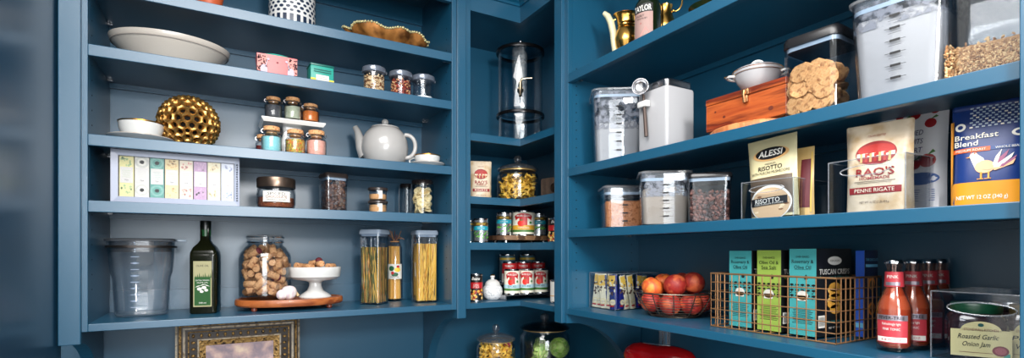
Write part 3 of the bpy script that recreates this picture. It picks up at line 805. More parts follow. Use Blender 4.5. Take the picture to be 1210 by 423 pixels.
# wooden riser board with feet
BK = mat('rustic_board', (.46, .33, .22), .6, col2=((.62, .47, .32), (.30, .20, .13)), kind='wave', scale=4, stretch=(1, 1, 10), bump=.3)
c = thing('wood_riser', 'rough-edged brown wooden riser carrying cans on the third corner shelf', 'riser', (1.065, 1.80, z3), -.05)
b = MB(); ol = []
for k in range(40):
    a = 2 * PI * k / 40; q = (abs(math.cos(a)) ** 4 + abs(math.sin(a)) ** 4) ** -.25
    ol.append((.118 * q * math.cos(a) * (1 + .02 * math.sin(k * 2.3)), .078 * q * math.sin(a) * (1 + .03 * math.sin(k * 1.9))))
b.prism(ol, .012, .030); b.build('board', BK, c)
for sx in (-1, 1):
    for sy in (-1, 1): MB().lathe([(.008, 0), (.010, .003), (.009, .0125)], 12, c=(sx * .085, sy * .05, 0)).build('foot', STEEL, c)
zb_ = z3 + .0302
q1 = atY(595.5, 1.80); can('metallic can of green beans on the wooden riser, left of the big tomato can', (q1[0], 1.80, zb_), .5 * 18 / F * q1[1], .092, 'beans')
q1 = atY(618.5, 1.79); can('large can with red tomato label in the middle of the wooden riser', (q1[0], 1.79, zb_), .5 * 27.5 / F * q1[1], .100, 'tomato')
q1 = (1.145, 1.775); k_ = can('metallic can of green beans on the wooden riser, right of the big tomato can', (q1[0], q1[1], zb_), .030, .092, 'beans')
can('black and red labelled can at the right end of the third corner shelf', (1.118, 1.612, z3), .031, .094, 'mixed')
# --- bottom shelf of the corner
x, t = atY(562.5, 1.765); can('black can with red band and mixed beans at the left of the bottom corner shelf', (x, 1.765, ZE), .5 * 15.5 / F * t, .104, 'mixed')
x, t = atY(582, 1.795); r = .5 * 24 / F * t
c = thing('sugar_bowl', 'round white speckled sugar bowl with gold-tipped lid on the corner bottom shelf', 'sugar bowl', (x, 1.795, ZE))
SPK = mat('speckled_glaze', (.88, .88, .89), .2, col2=((.90, .90, .90), (.90, .90, .90), (.66, .68, .70)), kind='voronoi', scale=260, coat=.4, lo=0, hi=1)
MB().lathe([(r * .55, 0), (r * .62, .002), (r * .88, .012), (r, .030), (r * .97, .044), (r * .84, .054), (r * .74, .057), (r * .6, .057)], 36).build('body', SPK, c)
l = MB().lathe([(r * .76, .057), (r * .77, .060), (r * .66, .070), (r * .40, .078), (r * .20, .080), (r * .16, .084), (r * .24, .090), (r * .2, .095), (0, .096)], 32).build('lid', WHITE, c)
MB().lathe([(r * .20, .094), (r * .22, .097), (r * .12, .100), (0, .101)], 18).build('gold_tip', GOLD, l)
# risers of clear acrylic with cans on two levels
c = thing('can_riser', 'low silver two-step riser under the red and white tomato cans', 'riser', (1.075, 1.80, ZE))
R1, R2 = .020, .060
b = MB(); b.span(-.115, .150, -.075, .0, R1 - .003, R1); b.span(-.115, -.112, -.075, .0, 0, R1 - .003); b.span(.147, .150, -.075, .0, 0, R1 - .003)
b.build('lower_step', STEEL, c, False)
b = MB(); b.span(-.115, .150, .001, .150, R2 - .003, R2); b.span(-.115, -.112, .001, .15, 0, R2 - .003); b.span(.147, .150, .001, .15, 0, R2 - .003)
b.build('upper_step', STEEL, c, False)
for i, (xx, lab) in enumerate(((1.010, 'red and white can of diced tomatoes, left of the three in front'), (1.0765, 'red and white can of diced tomatoes, middle of the three in front'), (1.143, 'red and white can of diced tomatoes, right of the three in front'))):
    can(lab, (xx, 1.762, ZE + R1), .0325, .100, 'diced', group='diced tomato cans on the riser')
for i, (xx, lab) in enumerate(((1.040, 'red-topped tomato can in the second row, behind the left gap'), (1.108, 'red-topped tomato can in the second row, behind the middle can'), (1.180, 'red-topped tomato can in the second row, rightmost'))):
    can(lab, (xx, 1.838, ZE + R2), .0315, .088, 'redband', group='red-topped cans in the second row')
for xx, lab in ((1.070, 'blue-green can at the back of the riser on the left'), (1.170, 'blue-green can at the back of the riser on the right')):
    can(lab, (xx, 1.908, ZE + R2), .034, .118, 'bluetop', group='blue-green cans at the back')
can('small white ribbed canister at the right end of the corner bottom shelf', (1.083, 1.556, ZE), .026, .085, 'white', name='white_canister')
# ================================================================ jars on the worktop
p = (atY(586, 1.82)[0], 1.82); r = .5 * 47 / F * math.hypot(*p) * .98
hj = zpx(404, math.hypot(p[0], p[1]) * .985) - CT
cookie_jar('glass jar of yellow pasta on the worktop, left of the artichoke jar', (p[0], p[1], CT), r, zpx(404.0, 2.02) - CT)
bw2 = bow_mesh('bow_tie_pasta', .95); tag(bw2, 'yellow pasta piece in the smaller worktop jar', 'pasta', 'pasta in the smaller worktop jar')
fill_items(bw2, 120, (p[0], p[1], CT), r - .016, hj * .62, hj * .90, .0090, 5, inner=.2)
fill_round('pasta_heap', 'yellow pasta packed in the lower half of the smaller worktop jar', 'pasta', (p[0], p[1], CT), r - .012, r - .008, hj * .60, mat('pasta_heap', (.93, .72, .24), .6, col2=((.96, .80, .36), (.55, .36, .10)), kind='voronoi', scale=70), .010, .010)
rr = random.Random(2)
for k in range(3):
    o = bow_mesh('bow_tie_pasta', .95, mat('pink_pasta', (.74, .25, .36), .6)) if k == 0 else bp.copy()
    if k == 0: bp = o; tag(o, 'pink pasta piece near the top of the smaller worktop jar', 'pasta', 'pink pasta in the smaller worktop jar')
    else: COL.objects.link(o)
    o.location = (p[0] + .02 + .016 * k, p[1] - .045 + .01 * k, CT + hj * .88); o.rotation_euler = (k, 1.2, k * 2)
p = (atY(643.5, 1.80)[0], 1.80); r = .5 * 61 / F * math.hypot(*p) * .97
hb_ = zpx(391.5, 2.08) - CT
cookie_jar('large glass jar of green artichokes on the worktop in the corner', (p[0], p[1], CT), r, hb_, kn=.017, dark=True)
AG = mat('artichoke_leaf', (.66, .80, .34), .5, col2=((.80, .88, .52), (.50, .70, .22)), kind='noise', scale=30)
AP = mat('artichoke_tip', (.70, .62, .50), .6)
def artichoke(label, loc, s, rot):
    t = thing('artichoke', label, 'artichoke', loc, 0, 'artichokes in the large jar'); t.rotation_euler = rot
    b = MB().ball((0, 0, 0), s * .62, 0, 20, 12); b.build('heart', AG, t)
    b = MB()
    for row in range(6):
        ph_ = row / 5 * 1.25 - .35; n = (10, 11, 11, 9, 7, 4)[row]
        for k in range(n):
            a = 2 * PI * (k + .5 * (row % 2)) / n
            def leaf(u, v, a=a, ph_=ph_):
                w = math.sin(PI * min(1, v * .9 + .12)) * .30 * s * (u - .5) * 2
                e = ph_ - .12 + v * .42; rad = s * (.66 + .10 * math.sin(PI * v) + .42 * v)
                aa = a + w / (s * .8)
                return (rad * math.cos(e) * math.cos(aa), rad * math.cos(e) * math.sin(aa), rad * math.sin(e) - abs(u - .5) * s * .06)
            vs = [leaf(i / 4, j / 5) for j in range(6) for i in range(5)]
            F_ = [(j * 5 + i, j * 5 + i + 1, (j + 1) * 5 + i + 1, (j + 1) * 5 + i) for j in range(5) for i in range(4)]
            b.add(vs, F_, 0); b.m[-4:] = [1] * 4
    b.build('leaves', [AG, AP], t)
zz = CT
rj = r
pos = [(-.045, -.045, .05), (.045, -.04, .05), (0, .05, .05), (-.042, -.048, .135), (.040, -.050, .145), (.0, .045, .14)]
zt_ = zpx(409, 2.05) - CT - .030
for k, (ax, ay, az) in enumerate(pos):
    lab = ('green artichoke low in the large jar', 'pale green artichoke at the left on top in the large jar', 'pale green artichoke at the right on top in the large jar', 'green artichoke behind the two on top in the large jar')[0 if k < 3 else k - 2]
    if k >= 3: az = zt_ + (-.004, .010, .0)[k - 3]
    artichoke(lab, (p[0] + ax, p[1] + ay, CT + az), .040, (1.0 if k % 2 else .7, .5 * (k - 2), k * 1.3))
# ================================================================ rear shelving, top to bottom
zA, zB, zC, zD = ZA
# --- navy and white canister
p, t = onto(345.5, 1.83, zA)
NAVY = mat('navy_glaze', (.10, .16, .25), .3)
c = thing('patterned_canister', 'white ceramic canister with navy stripes and dots on the top shelf', 'canister', p)
r = .5 * 51 / F * t
MB().lathe([(r * .97, 0), (r, .004), (r, .20), (r * .97, .205), (r * .95, .20), (r * .95, .01), (0, .01)], 40).build('body', WHITE, c)
d = MB(); f = cyl(r, .0008)
n = 22; pw = 2 * PI * r / n
for k in range(n):
    x = (k - n / 2) * pw
    d.rect(f, x + pw * .22, x + pw * .78, .0, .046, 0, 2)
    for q in range(5):
        if q % 2 == 0: d.disc(f, x + pw * .5, .057 + q * .012, pw * .30, .0042, 0, 10)
        else: d.disc(f, x, .057 + q * .012, pw * .34, .0048, 0, 10)
    d.rect(f, x + pw * .22, x + pw * .78, .118, .16, 0, 2)
d.build('painted_pattern', NAVY, c)
MB().lathe([(r * .99, .2055), (r, .208), (r * .98, .216), (r * .3, .224), (r * .14, .226), (r * .14, .234), (r * .2, .242), (0, .248)], 36).build('lid', WHITE, c)
# --- small terracotta pot just in view
p, t = onto(247, 1.82, zA)
c = thing('clay_pot', 'small orange clay pot near the left end of the top shelf', 'pot', p)
MB().lathe([(.026, 0), (.028, .006), (.038, .06), (.042, .085), (.036, .088), (.034, .06), (0, .02)], 28).build('body', mat('terracotta', (.72, .32, .16), .5), c)
MB().lathe([(.0285, .004), (.0315, .014), (.030, .016), (.027, .006)], 28, c0=False, c1=False).build('foot_band', mat('dark_clay', (.45, .18, .10), .5), c)
# --- gold ruffled bowl
x0, _ = atY(409, 1.86); x1, _ = atY(506, 1.86)
rw = (x1 - x0) / 2
c = thing('ruffled_bowl', 'antique gold leaf-edged bowl with a beaded ruffled rim on the top shelf', 'bowl', ((x0 + x1) / 2, 1.862, zA), .1)
def ruffle(a): return 1 + .05 * math.sin(7 * a) + .03 * math.sin(13 * a + 1)
b = MB()
prof = [(.25, .0), (.32, .004), (.55, .02), (.78, .05), (.93, .060), (1.0, .078)]
def rfn(a, r, z):
    k = r / rw; q = ruffle(a) if k > .5 else 1 + (ruffle(a) - 1) * k
    return (r * q * math.cos(a), .62 * r * q * math.sin(a), z * (1 + (.07 * math.sin(5 * a + 1) + .06 * math.sin(11 * a)) * k))
b.lathe([(k * rw, z) for k, z in prof] + [(k * rw * .985, z + .002) for k, z in prof[::-1]], 90, fn=rfn)
b.build('bowl', mat('antique_gold', (.60, .38, .18), .5, .45, col2=((.72, .48, .24), (.40, .24, .10)), kind='noise', scale=14, bump=.3), c)
e = MB()
for k in range(110):
    a = 2 * PI * k / 110; q = rfn(a, rw, .078); s = .0032 + .0022 * abs(math.sin(k * 1.7))
    e.ball((q[0], q[1], q[2] + .001), s, 0, 7, 5)
e.build('beaded_rim', mat('pale_gold_beads', (.86, .82, .62), .3, .6), c)
# --- big oval serving bowl
c = thing('serving_bowl', 'large shallow off-white oval serving bowl at the left of the second shelf', 'bowl', (-.123, 1.862, zB), 0)
def ofn(a, r, z): return (r * math.cos(a), .80 * r * math.sin(a), z)
R = .155
MB().lathe([(R * .50, 0), (R * .52, .003), (R * .74, .030), (R * .90, .060), (R * .965, .070), (R * .99, .078), (R, .084), (R * .975, .084), (R * .95, .074), (R * .86, .058), (R * .5, .008), (0, .006)], 64, fn=ofn).build('body', mat('warm_grey_glaze', (.74, .71, .67), .3, coat=.3), c)
MB().lathe([(R * .962, .067), (R * .972, .0685), (R * .965, .0715)], 64, fn=ofn, c0=False, c1=False).build('raised_line', mat('line_grey_glaze', (.60, .57, .54), .3), c)
# --- pink tin with cranes
TEAL = mat('teal_print', (.16, .58, .52), .4)
p, t = onto(326.5, 1.79, zB)
c = thing('tea_tin', 'pink tin with spotted leopards, grey cranes and a turquoise lid on the second shelf', 'tin', p, 0.0)
hw, hh = .5 * 44 / F * 1.60, .072
PINK = mat('pink_tin', (.84, .40, .40), .35)
b = MB(); b.loft([[(sx * (hw - .008 + .008 * v), .035 * sy, v * hh) for sx, sy in ((-1, -1), (-.4, -1.06), (.4, -1.06), (1, -1), (1.02, 0), (1, 1), (-1, 1), (-1.02, 0))] for v in (0, .08, .5, .92, 1)])
b.build('body', PINK, c)
MB().lathe([(.042, hh), (.044, hh + .002), (.042, hh + .007), (.03, hh + .010), (0, hh + .010)], 36, fn=lambda a, r, z: (r * math.cos(a), .72 * r * math.sin(a), z)).build('lid', TEAL, c)
d = MB(); f = plane((0, -.0385, 0), (1, 0, 0)); rr = random.Random(4)
MR = mat('maroon_print', (.35, .08, .12), .5); LG = mat('crane_grey', (.70, .66, .72), .5); CR2 = mat('pale_pink_print', (.84, .52, .48), .5)
for s in (-1, 1):
    d.rect(lambda x, y: f(x, y), s * hw * .98 if s < 0 else hw * .50, s * hw * .50 if s < 0 else hw * .98, .018, hh - .004, 2, 1)
    f2 = plane((0, -.0392, 0), (1, 0, 0)); f3 = plane((0, -.0398, 0), (1, 0, 0))
    for k in range(44): d.disc(f2, s * rr.uniform(.52, .95) * hw, rr.uniform(.020, hh - .006), .0024, .0028, 0, 6)
    d.disc(f3, s * hw * .66, .022, .010, .016, 1, 14); d.poly(f3, [(s * hw * .60, .032), (s * hw * .52, .052), (s * hw * .46, .056), (s * hw * .50, .050), (s * hw * .56, .03)], 1)
    d.disc(f3, s * hw * .45, .056, .004, .0035, 1, 8)
d.disc(f2, 0, .05, .0035, .002, 0, 8); 
d.build('printed_animals', [MR, LG, CR2, PINK], c, False)
# --- small teal tin
p, t = onto(378.5, 1.79, zB)
c = thing('tea_tin', 'small teal tin with a white label and yellow ribbon, right of the pink tin', 'tin', p, .06)
hw = .5 * 26 / F * t; hh = .066
MB().box((0, 0, hh / 2), (2 * hw, 2 * hw * .8, hh), 0, .003).build('body', TEAL, c)
l = MB().box((0, 0, hh + .003), (2 * hw + .002, 2 * hw * .8 + .002, .007), 0, .002); l.build('lid', mat('dark_teal_lid', (.08, .36, .33), .35), c)
d = MB(); yb = -hw * .8
f = plane((0, yb - .001, 0), (1, 0, 0)); f2 = plane((0, yb - .002, 0), (1, 0, 0))
d.rect(f, -hw, hw, .014, .024, 0, 1); d.rect(f2, -hw * .55, hw * .55, .008, .036, 1, 1)
f3 = plane((0, yb - .0026, 0), (1, 0, 0))
for k in range(5): d.rect(f3, -hw * .4, hw * .4, .013 + k * .004, .0138 + k * .004, 2, 1)
d.rect(f3, -hw * .75, hw * .75, .045, .047, 3, 1); d.rect(f3, -hw * .75, hw * .75, .052, .054, 3, 1)
d.build('ribbon_and_label', [mat('yellow_ribbon', (.88, .78, .2), .5), PAPER, BLACK, mat('dark_green_ink', (.05, .3, .28), .5)], c, False)
# --- three small round jars
def lidded_jar(label, p, r, h, group):
    t = thing('food_jar', label, 'jar', p, 0, group)
    MB().lathe([(r * .88, 0), (r * .92, .003), (r * .95, h * .75), (r * .95, h * .8), (r * .95 - .002, h * .8), (r * .92 - .002, .005), (0, .005)], 28, c1=False).build('body', ACRYL, t)
    l = MB().lathe([(r * .9, h * .77), (r * 1.06, h * .80), (r * 1.08, h * .86), (r * 1.06, h * .97), (r * .98, h), (r * .6, h), (r * .58, h * .97), (0, h * .97)], 32)
    l = l.build('lid', mat('smoke_grey_lid', (.42, .45, .50), .15, .35), t)
    MB().box((r * 1.04, 0, h * .88), (.010, .014, .010), 0, .002).build('lid_tab', STEEL, l)
    return t
NUT = [mat('oat', (.80, .66, .48), .8), mat('almond_skin', (.50, .32, .18), .8), mat('seed_cream', (.90, .80, .64), .8)]
REDMIX = [mat('berry', (.62, .20, .10), .7), mat('nut_light', (.84, .62, .42), .8), mat('dark_seed', (.28, .13, .10), .7)]
for i, (u, lab) in enumerate(((442, 'short clear jar of pale nut mix, leftmost of the three on the second shelf'), (473.5, 'short clear jar of reddish seed mix, middle of the three on the second shelf'),
                             (500, 'short clear jar nearly empty with white powder at its bottom, right of the nut jars'))):
    p, t = onto(u, 1.775, zB); r = .5 * 26 / F * t; h = .094
    lidded_jar(lab, p, r, h, 'short clear lidded jars on the second shelf')
    if i < 2: granules(('nut_mix', 'seed_mix')[i], ('pale nut mix filling the leftmost short jar', 'reddish seed mix filling the middle short jar')[i], 'food', p, 0, r * .92, 0, .006, h * .68, .0033, (NUT, REDMIX)[i], 420, True, core=0, seed=i)
    else: fill_round('white_sugar', 'thin layer of white powder at the bottom of the nearly empty jar', 'sugar', p, r * .8, r * .87, .018, mat('white_powder', (.93, .92, .90), .9))
# --- shelf C : cup, gold ball, stand with spice jars, teapot, cup
(x, _), _t = atY(166.5, 1.80), 0
cup_and_saucer('white gilt-rimmed teacup at the left end of the middle shelf', 'white saucer under the left teacup beside the gold ball', (atY(167, 1.79)[0], 1.79, zC), .5 * 45 / F * 1.455, .052, .5 * 66 / F * 1.455, handle=2.2)
x, t = atY(223.5, 1.835); R = .5 * 66 / F * t
c = thing('gold_coral_ball', 'gold openwork ball of spiky cupped cells standing on the middle shelf', 'ornament', (x, 1.835, zC + R * .965), .3)
bm = bmesh.new(); bmesh.ops.create_icosphere(bm, subdivisions=3, radius=1.0)
for v in bm.verts: v.co.normalize()
bm.faces.ensure_lookup_table(); bm.verts.ensure_lookup_table()
fc = {f.index: (f.calc_center_median().normalized()) for f in bm.faces}
bm.faces.index_update()
vs = []; fs = []
for v in bm.verts:
    n = v.co.normalized(); ax = n.cross(Vector((0.3, .2, 1))).normalized(); ay = n.cross(ax)
    ring = sorted([fc[f.index] for f in v.link_faces], key=lambda q: math.atan2(q.dot(ay), q.dot(ax)))
    m_ = len(ring); o = len(vs); base = []
    for i, q in enumerate(ring):
        nx = ring[(i + 1) % m_]
        base.append((q * 1.008)); base.append(((q + nx) / 2).normalized() * .962)
    K = len(base)
    for lv, (rad, bl) in enumerate(((None, 0), (.955, .22), (.945, .32), (.92, .40), (.80, .46))):
        for i, q in enumerate(base):
            if lv == 0: vs.append(q * R)
            else:
                d = q.normalized().lerp(n, bl).normalized()
                if bl > .45:     # round the hole
                    tq = (q.normalized() - n * q.normalized().dot(n)).normalized(); d = (n + tq * (.200 * (1 - bl) * 1.0)).normalized()
                vs.append(d * R * rad)
    for lv in range(4):
        for i in range(K):
            k = (i + 1) % K; fs.append((o + lv * K + i, o + lv * K + k, o + (lv + 1) * K + k, o + (lv + 1) * K + i))
bm.free()
b = MB().add(vs, fs); b.build('openwork_shell', mat('burnished_gold', (.74, .55, .28), .34, .9, col2=((.84, .66, .38), (.52, .36, .16)), kind='noise', scale=60), c, ang=70)
MB().ball((0, 0, 0), R * .6, 0, 20, 12).build('shade_core', mat('inner_shade', (.04, .03, .02), .8), c)  # black ball added so the holes look shaded; the ornament is hollow
# stand
xl, _ = atY(309, 1.79); xr, _ = atY(385, 1.79); W = xr - xl; cx = (xl + xr) / 2
c = thing('tiered_stand', 'white ceramic pedestal stand with a square plate carrying three cork jars', 'stand', (cx, 1.862, zC))
zt = .118
MB().loft([[(sx * W / 2 * k, sy * .072 * (k if k > .9 else k), z) for sx, sy in ((-1, -1), (1, -1), (1, 1), (-1, 1))] for k, z in ((.93, zt - .010), (1, zt), (1, zt + .004), (.96, zt + .004), (.95, zt), (.1, zt))]).build('plate', WHITE, c, False)
MB().sq([(.045, 0), (.044, .003), (.034, .05), (.028, .09), (.030, zt - .009)], .4, 5, asp=.7).build('pedestal', WHITE, c)
zp = zC + zt
SP = lambda n, a, b_=None: mat('spice_' + n, a, .9, col2=b_, kind='voronoi' if b_ else None, scale=600)
top = [(323, 1.82, .068, 'charcoal black', SP('black', (.25, .25, .27), (.36, .35, .36)), 'left on the stand'), (346, 1.815, .074, 'grey-green', SP('sage', (.62, .64, .54), (.75, .75, .66)), 'middle of the stand'),
       (367, 1.82, .062, 'orange', SP('orange', (.74, .36, .10), (.85, .46, .14)), 'right on the stand')]
for u, Y, h, col, m, pos in top:
    x, t = atY(u, Y); cork_bottle('small cork-stoppered jar of %s spice, %s plate' % (col, pos.replace('the stand', 'the stand') + "'s"), (x, Y, zp + .005), .5 * 19.5 / F * t, h, m, .58)
x, t = atY(358, 1.885); cork_bottle('small cork jar of brown spice half hidden behind the orange one on the stand', (x, 1.885, zp + .005), .020, .062, SP('brown', (.5, .25, .1), (.6, .33, .16)), .5)
low = [(321, 1.765, .085, 'pale turquoise sugar', SP('aqua', (.50, .76, .78), (.62, .84, .85)), 'left'), (349, 1.765, .083, 'mixed coloured sprinkles', mat('sprinkles', (.85, .3, .2), .6, col2=((.85, .7, .15), (.2, .45, .2), (.9, .35, .15), (.9, .85, .3), (.15, .12, .1)), kind='voronoi', scale=330, lo=0, hi=1), 'middle'),
       (374, 1.762, .087, 'pink salt', SP('pink', (.88, .60, .52), (.94, .70, .63)), 'right')]
for u, Y, h, col, m, pos in low:
    x, t = atY(u, Y); cork_bottle('small cork-stoppered jar of %s, %s of the row below the white stand' % (col, pos), (x, Y, zC), .5 * 22.5 / F * t, h * .985, m, .60)
x, t = atY(310.5, 1.86); cork_bottle('small cork jar with a dark red filling behind the turquoise sugar jar', (x, 1.86, zC), .022, .075, SP('red', (.40, .06, .08), (.5, .1, .1)), .5)
# teapot
Y = 1.85; x, t = atY(455, Y); R = .5 * 54 / F * t
c = thing('teapot', 'large round grey glazed teapot with curved spout and loop handle on the middle shelf', 'teapot', (x, Y, zC), -YAW + .05)
MB().lathe([(R * .62, 0), (R * .66, .004), (R * .86, .024), (R * .98, .052), (R, .072), (R * .96, .098), (R * .84, .122), (R * .66, .139), (R * .56, .143), (R * .5, .143)], 48).build('body', GREYG, c)
l = MB().lathe([(R * .60, .1425), (R * .60, .146), (R * .45, .151), (R * .14, .155), (R * .10, .157)], 40).build('lid', GREYG, c)
MB().ball((0, 0, .165), .0125, 0, 18, 12).build('knob', GREYG, l)
MB().tube([(-R * .75, 0, .045), (-R * .98, 0, .075), (-R * 1.10, 0, .105), (-R * 1.18, 0, .130), (-R * 1.30, 0, .148)], [.034, .024, .016, .012, .010], 16).build('spout', GREYG, c)
MB().tube([(R * .86 + .038 * math.sin(a) ** .8 if math.sin(a) > 0 else R * .86, 0, .078 + .042 * math.cos(a)) for a in [PI * k / 14 for k in range(15)]], .0075, 12).build('handle', GREYG, c)
x, t = atY(505, 1.785)
cup_and_saucer('white gilt-rimmed teacup right of the grey teapot', 'white saucer under the teacup right of the teapot', (x, 1.785, zC), .5 * 30 / F * t, .038, .5 * 41 / F * t, handle=2.6)
# ================================================================ shelf D
# --- wooden tea box with eight packets
xa, ta = atY(130.5, 1.745); xb, tb = atY(283, 1.745)
W = xb - xa; h = .146; D = .085
GBOX = mat('grey_box_paint', (.55, .58, .66), .35)
c = thing('tea_chest', 'grey wooden tea box with a wide window showing eight tea packets', 'tea box', (xa, 1.745, zD + .0004))
fr = .011
b = MB()
b.span(0, W, .006, D, 0, .004); b.span(0, W, .006, D, h - .004, h); b.span(0, .004, .006, D, .004, h - .004); b.span(W - .004, W, .006, D, .004, h - .004); b.span(.004, W - .004, D - .004, D, .004, h - .004)
b.build('box_body', GBOX, c, False)
wl, wr, wb, wt = .016, W - .014, .018, h - .016
b = MB()
o_ = [(0, 0), (W, 0), (W, h), (0, h)]; i_ = [(wl, wb), (wr, wb), (wr, wt), (wl, wt)]
b.loft([[(p_[0], .006, p_[1]) for p_ in o_], [(p_[0], 0, p_[1]) for p_ in o_], [(p_[0] , 0.002, p_[1]) for p_ in i_], [(p_[0], .010, p_[1]) for p_ in i_]], 0, False, False)
b.build('front_frame', GBOX, c, False)
b = MB().span(wl - .001, wr + .001, .0075, .0085, wb - .001, wt + .001); b.build('window_pane', glassmat('matte_film', (.96, .96, .97), .25, .25), c, False)
be = MB()
for k in range(16): be.ball((W - .0065, -.0005, .02 + k * (h - .04) / 15), .0026, 0, 8, 6)
be.build('reflection_beads', STEEL, c)  # steel beads added to imitate a dotted reflection along this edge
pk = [('lemon leaf', (.93, .90, .62), (.45, .68, .50)), ('cream with grey rings', (.93, .92, .86), (.72, .73, .70)), ('teal', (.30, .62, .56), (.58, .78, .72)), ('pale orange', (.95, .86, .62), (.88, .66, .40)),
      ('cream with red flowers', (.95, .89, .78), (.86, .42, .42)), ('mauve', (.74, .58, .72), (.86, .72, .82)), ('straw', (.95, .91, .74), (.92, .78, .55)), ('pale blue', (.84, .87, .93), (.48, .56, .80))]
pw = (wr - wl) / 8
for k, (nm, c1, c2) in enumerate(pk):
    x = wl + pw * (k + .5)
    t_ = thing('tea_packet', 'tea packet in %s paper behind the box window' % nm, 'tea packet', (xa + x, 1.745 + .013, zD + .0048), 0, 'tea packets in the grey tea box')
    m1 = mat('paper_' + nm.replace(' ', '_'), c1, .6); m2 = mat('ink_' + nm.replace(' ', '_'), tuple(a_ * .55 + b_ * .45 for a_, b_ in zip(c2, c1)), .6)
    MB().span(-pw * .46, pw * .46, 0, .055, 0, h - .012).build('packet', m1, t_, False)
    d = MB(); f = plane((0, -.0003, 0), (1, 0, 0)); f2 = plane((0, -.0006, 0), (1, 0, 0)); f3 = plane((0, -.0009, 0), (1, 0, 0)); rr = random.Random(k)
    a = pw * .46
    for q in range(26):
        zc = rr.choice((rr.uniform(.022, .045), rr.uniform(.1, .122)))
        if k in (1, 2):
            if q < 2:
                for s in (1.0, .66, .33): d.disc(f2 if s > .9 else f3, 0, (.034, .112)[q], a * s, .016 * s, (1 if s != .66 else 3), 20)
        else: d.disc(f, rr.uniform(-a * .7, a * .7), zc, rr.uniform(.0012, a * .22), rr.uniform(.0012, .004), 1, 9)
    d.rect(f3, -a * .9, a * .9, .052, .096, 0, 1)
    f4 = plane((0, -.0012, 0), (1, 0, 0))
    for q in range(5): d.rect(f4, -a * (.6 - .08 * (q % 2)), a * (.6 - .08 * (q % 2)), .068 + q * .0045, .0686 + q * .0045, 1, 1)
    d.text('TEA', f4, 0, .060, .0035, 2)
    d.build('printed_label', [PAPER, m2, BLACK, m1], t_, False)
# --- round jar with bronze lid
p, t = onto(326.5, 1.785, zD); r = .5 * 42 / F * t
BRONZE = mat('bronze_lid', (.45, .38, .33), .3, .9)
c = thing('food_jar', 'squat round jar of orange-brown powder with bronze lid and white label', 'jar', p)
MB().lathe([(r * .84, 0), (r * .93, .006), (r, .018), (r, .050), (r * .96, .064), (r * .9, .068), (r * .9, .074), (r * .88, .074), (r * .86, .066), (r - .003, .050), (r - .003, .018), (0, .006)], 40, c1=False).build('body', GLASS, c)
MB().lathe([(r * .99, .068), (r, .070), (r, .094), (r * .97, .098), (0, .098)], 40).build('lid', BRONZE, c)
d = MB(); f = cyl(r, .0008, face_cam(*p[:2]) - PI / 2); f2 = cyl(r, .0012, face_cam(*p[:2]) - PI / 2)
d.rect(f, -.040, .042, .021, .054, 0, 14)
d.text('SPICED', f2, 0, .046, .009, 1, .05); d.text('CHOCOLATE', f2, 0, .036, .008, 2, .062, .01); d.text('DRINKING BLEND', f2, 0, .027, .005, 1, .055)
d.build('label', [PAPER, BLACK, mat('brown_ink', (.45, .22, .12), .6)], c, False)
fill_round('cocoa_powder', 'orange-brown ground powder in the bronze-lidded jar', 'powder', p, r * .86, r - .0035, .036, mat('cocoa_grain', (.50, .24, .10), .9, col2=((.68, .38, .18), (.40, .18, .08)), kind='voronoi', scale=500), .002, .0065)
# --- square container with brown chunks
p, t = onto(394, 1.80, zD); rz = face_cam(*p[:2]) + .35
c = square_box('rectangular clear container of brown granola chunks with dark lid on the fourth shelf', 'container', p, rz, .036, .037, .113, .015, mat('dark_brown_lid', (.20, .17, .16), .3), rim=GREYPL)
granules('granola', 'dark brown granola chunks in the rectangular container', 'food', p, rz, .0335, .0335, .005, .098, .0062, [mat('chunk_dark', (.27, .17, .13), .8), mat('chunk_mid', (.42, .28, .21), .8), mat('chunk_grey', (.40, .33, .30), .8)], 420, core=0, seed=5)
# --- two stacked small containers
x, t = atY(446.5, 1.80); r = .5 * 23 / F * t
for k in range(2):
    lab = ('small round tub of tan powder, lower of the stack of two', 'small round tub of tan powder, upper of the stack of two')[k]
    q = (x, 1.80, zD + k * .0455); t_ = thing('stacking_tub', lab, 'tub', q, 0, 'stacked small round tubs')
    MB().lathe([(r * .8, 0), (r * .86, .003), (r * .92, .034), (r * .92, .037), (r * .89, .037), (r * .83, .005), (0, .004)], 28, c1=False).build('body', ACRYL, t_)
    MB().lathe([(r * .93, .035), (r, .037), (r, .043), (r * .95, .045), (0, .045)], 28).build('lid', mat('dark_brown_lid', (.20, .17, .16), .3), t_)
    MB().rect(cyl(r * .92, .001, face_cam(x, 1.8) - PI / 2 + .3), -.006, .006, .006, .034, 0, 3).build('label', PAPER, t_)
    fill_round('tan_powder', ('tan powder in the lower stacked tub', 'tan powder in the upper stacked tub')[k], 'powder', q, r * .8, r * .86, (.030, .022)[k], mat('tan_powder', (.80, .60, .40), .9), .001)
# --- tall jar of chips and the one behind
DKLID = mat('espresso_lid', (.16, .14, .14), .25, .4)
def tall_jar(label, p, r, h, th=.002, glass=GLASS):
    t = thing('tall_jar', label, 'jar', p)
    MB().lathe([(r * .94, 0), (r, .004), (r, h * .88), (r * .97, h * .885), (r - th, h * .87), (r - th, .006), (0, .006)], 32, c1=False).build('body', glass, t)
    MB().lathe([(r * .93, h * .885), (r * .93, h * .975), (r * .88, h), (0, h)], 32).build('lid', DKLID, t)
    return t
p, t = onto(499, 1.80, zD); r = .5 * 27 / F * t
tall_jar('tall clear cylinder jar of pale chips at the right end of the fourth shelf', p, r, .128)
CHIP = mat('banana_chip', (.86, .76, .54), .8, col2=(.92, .84, .66), kind='noise', scale=80)
ch = MB().lathe([(.013, 0), (.0145, .0012), (.013, .0028), (0, .0022)], 14).build('dried_chip', CHIP, None)
tag(ch, 'pale dried chip in the tall cylinder jar', 'chip', 'pale chips in the tall jar')
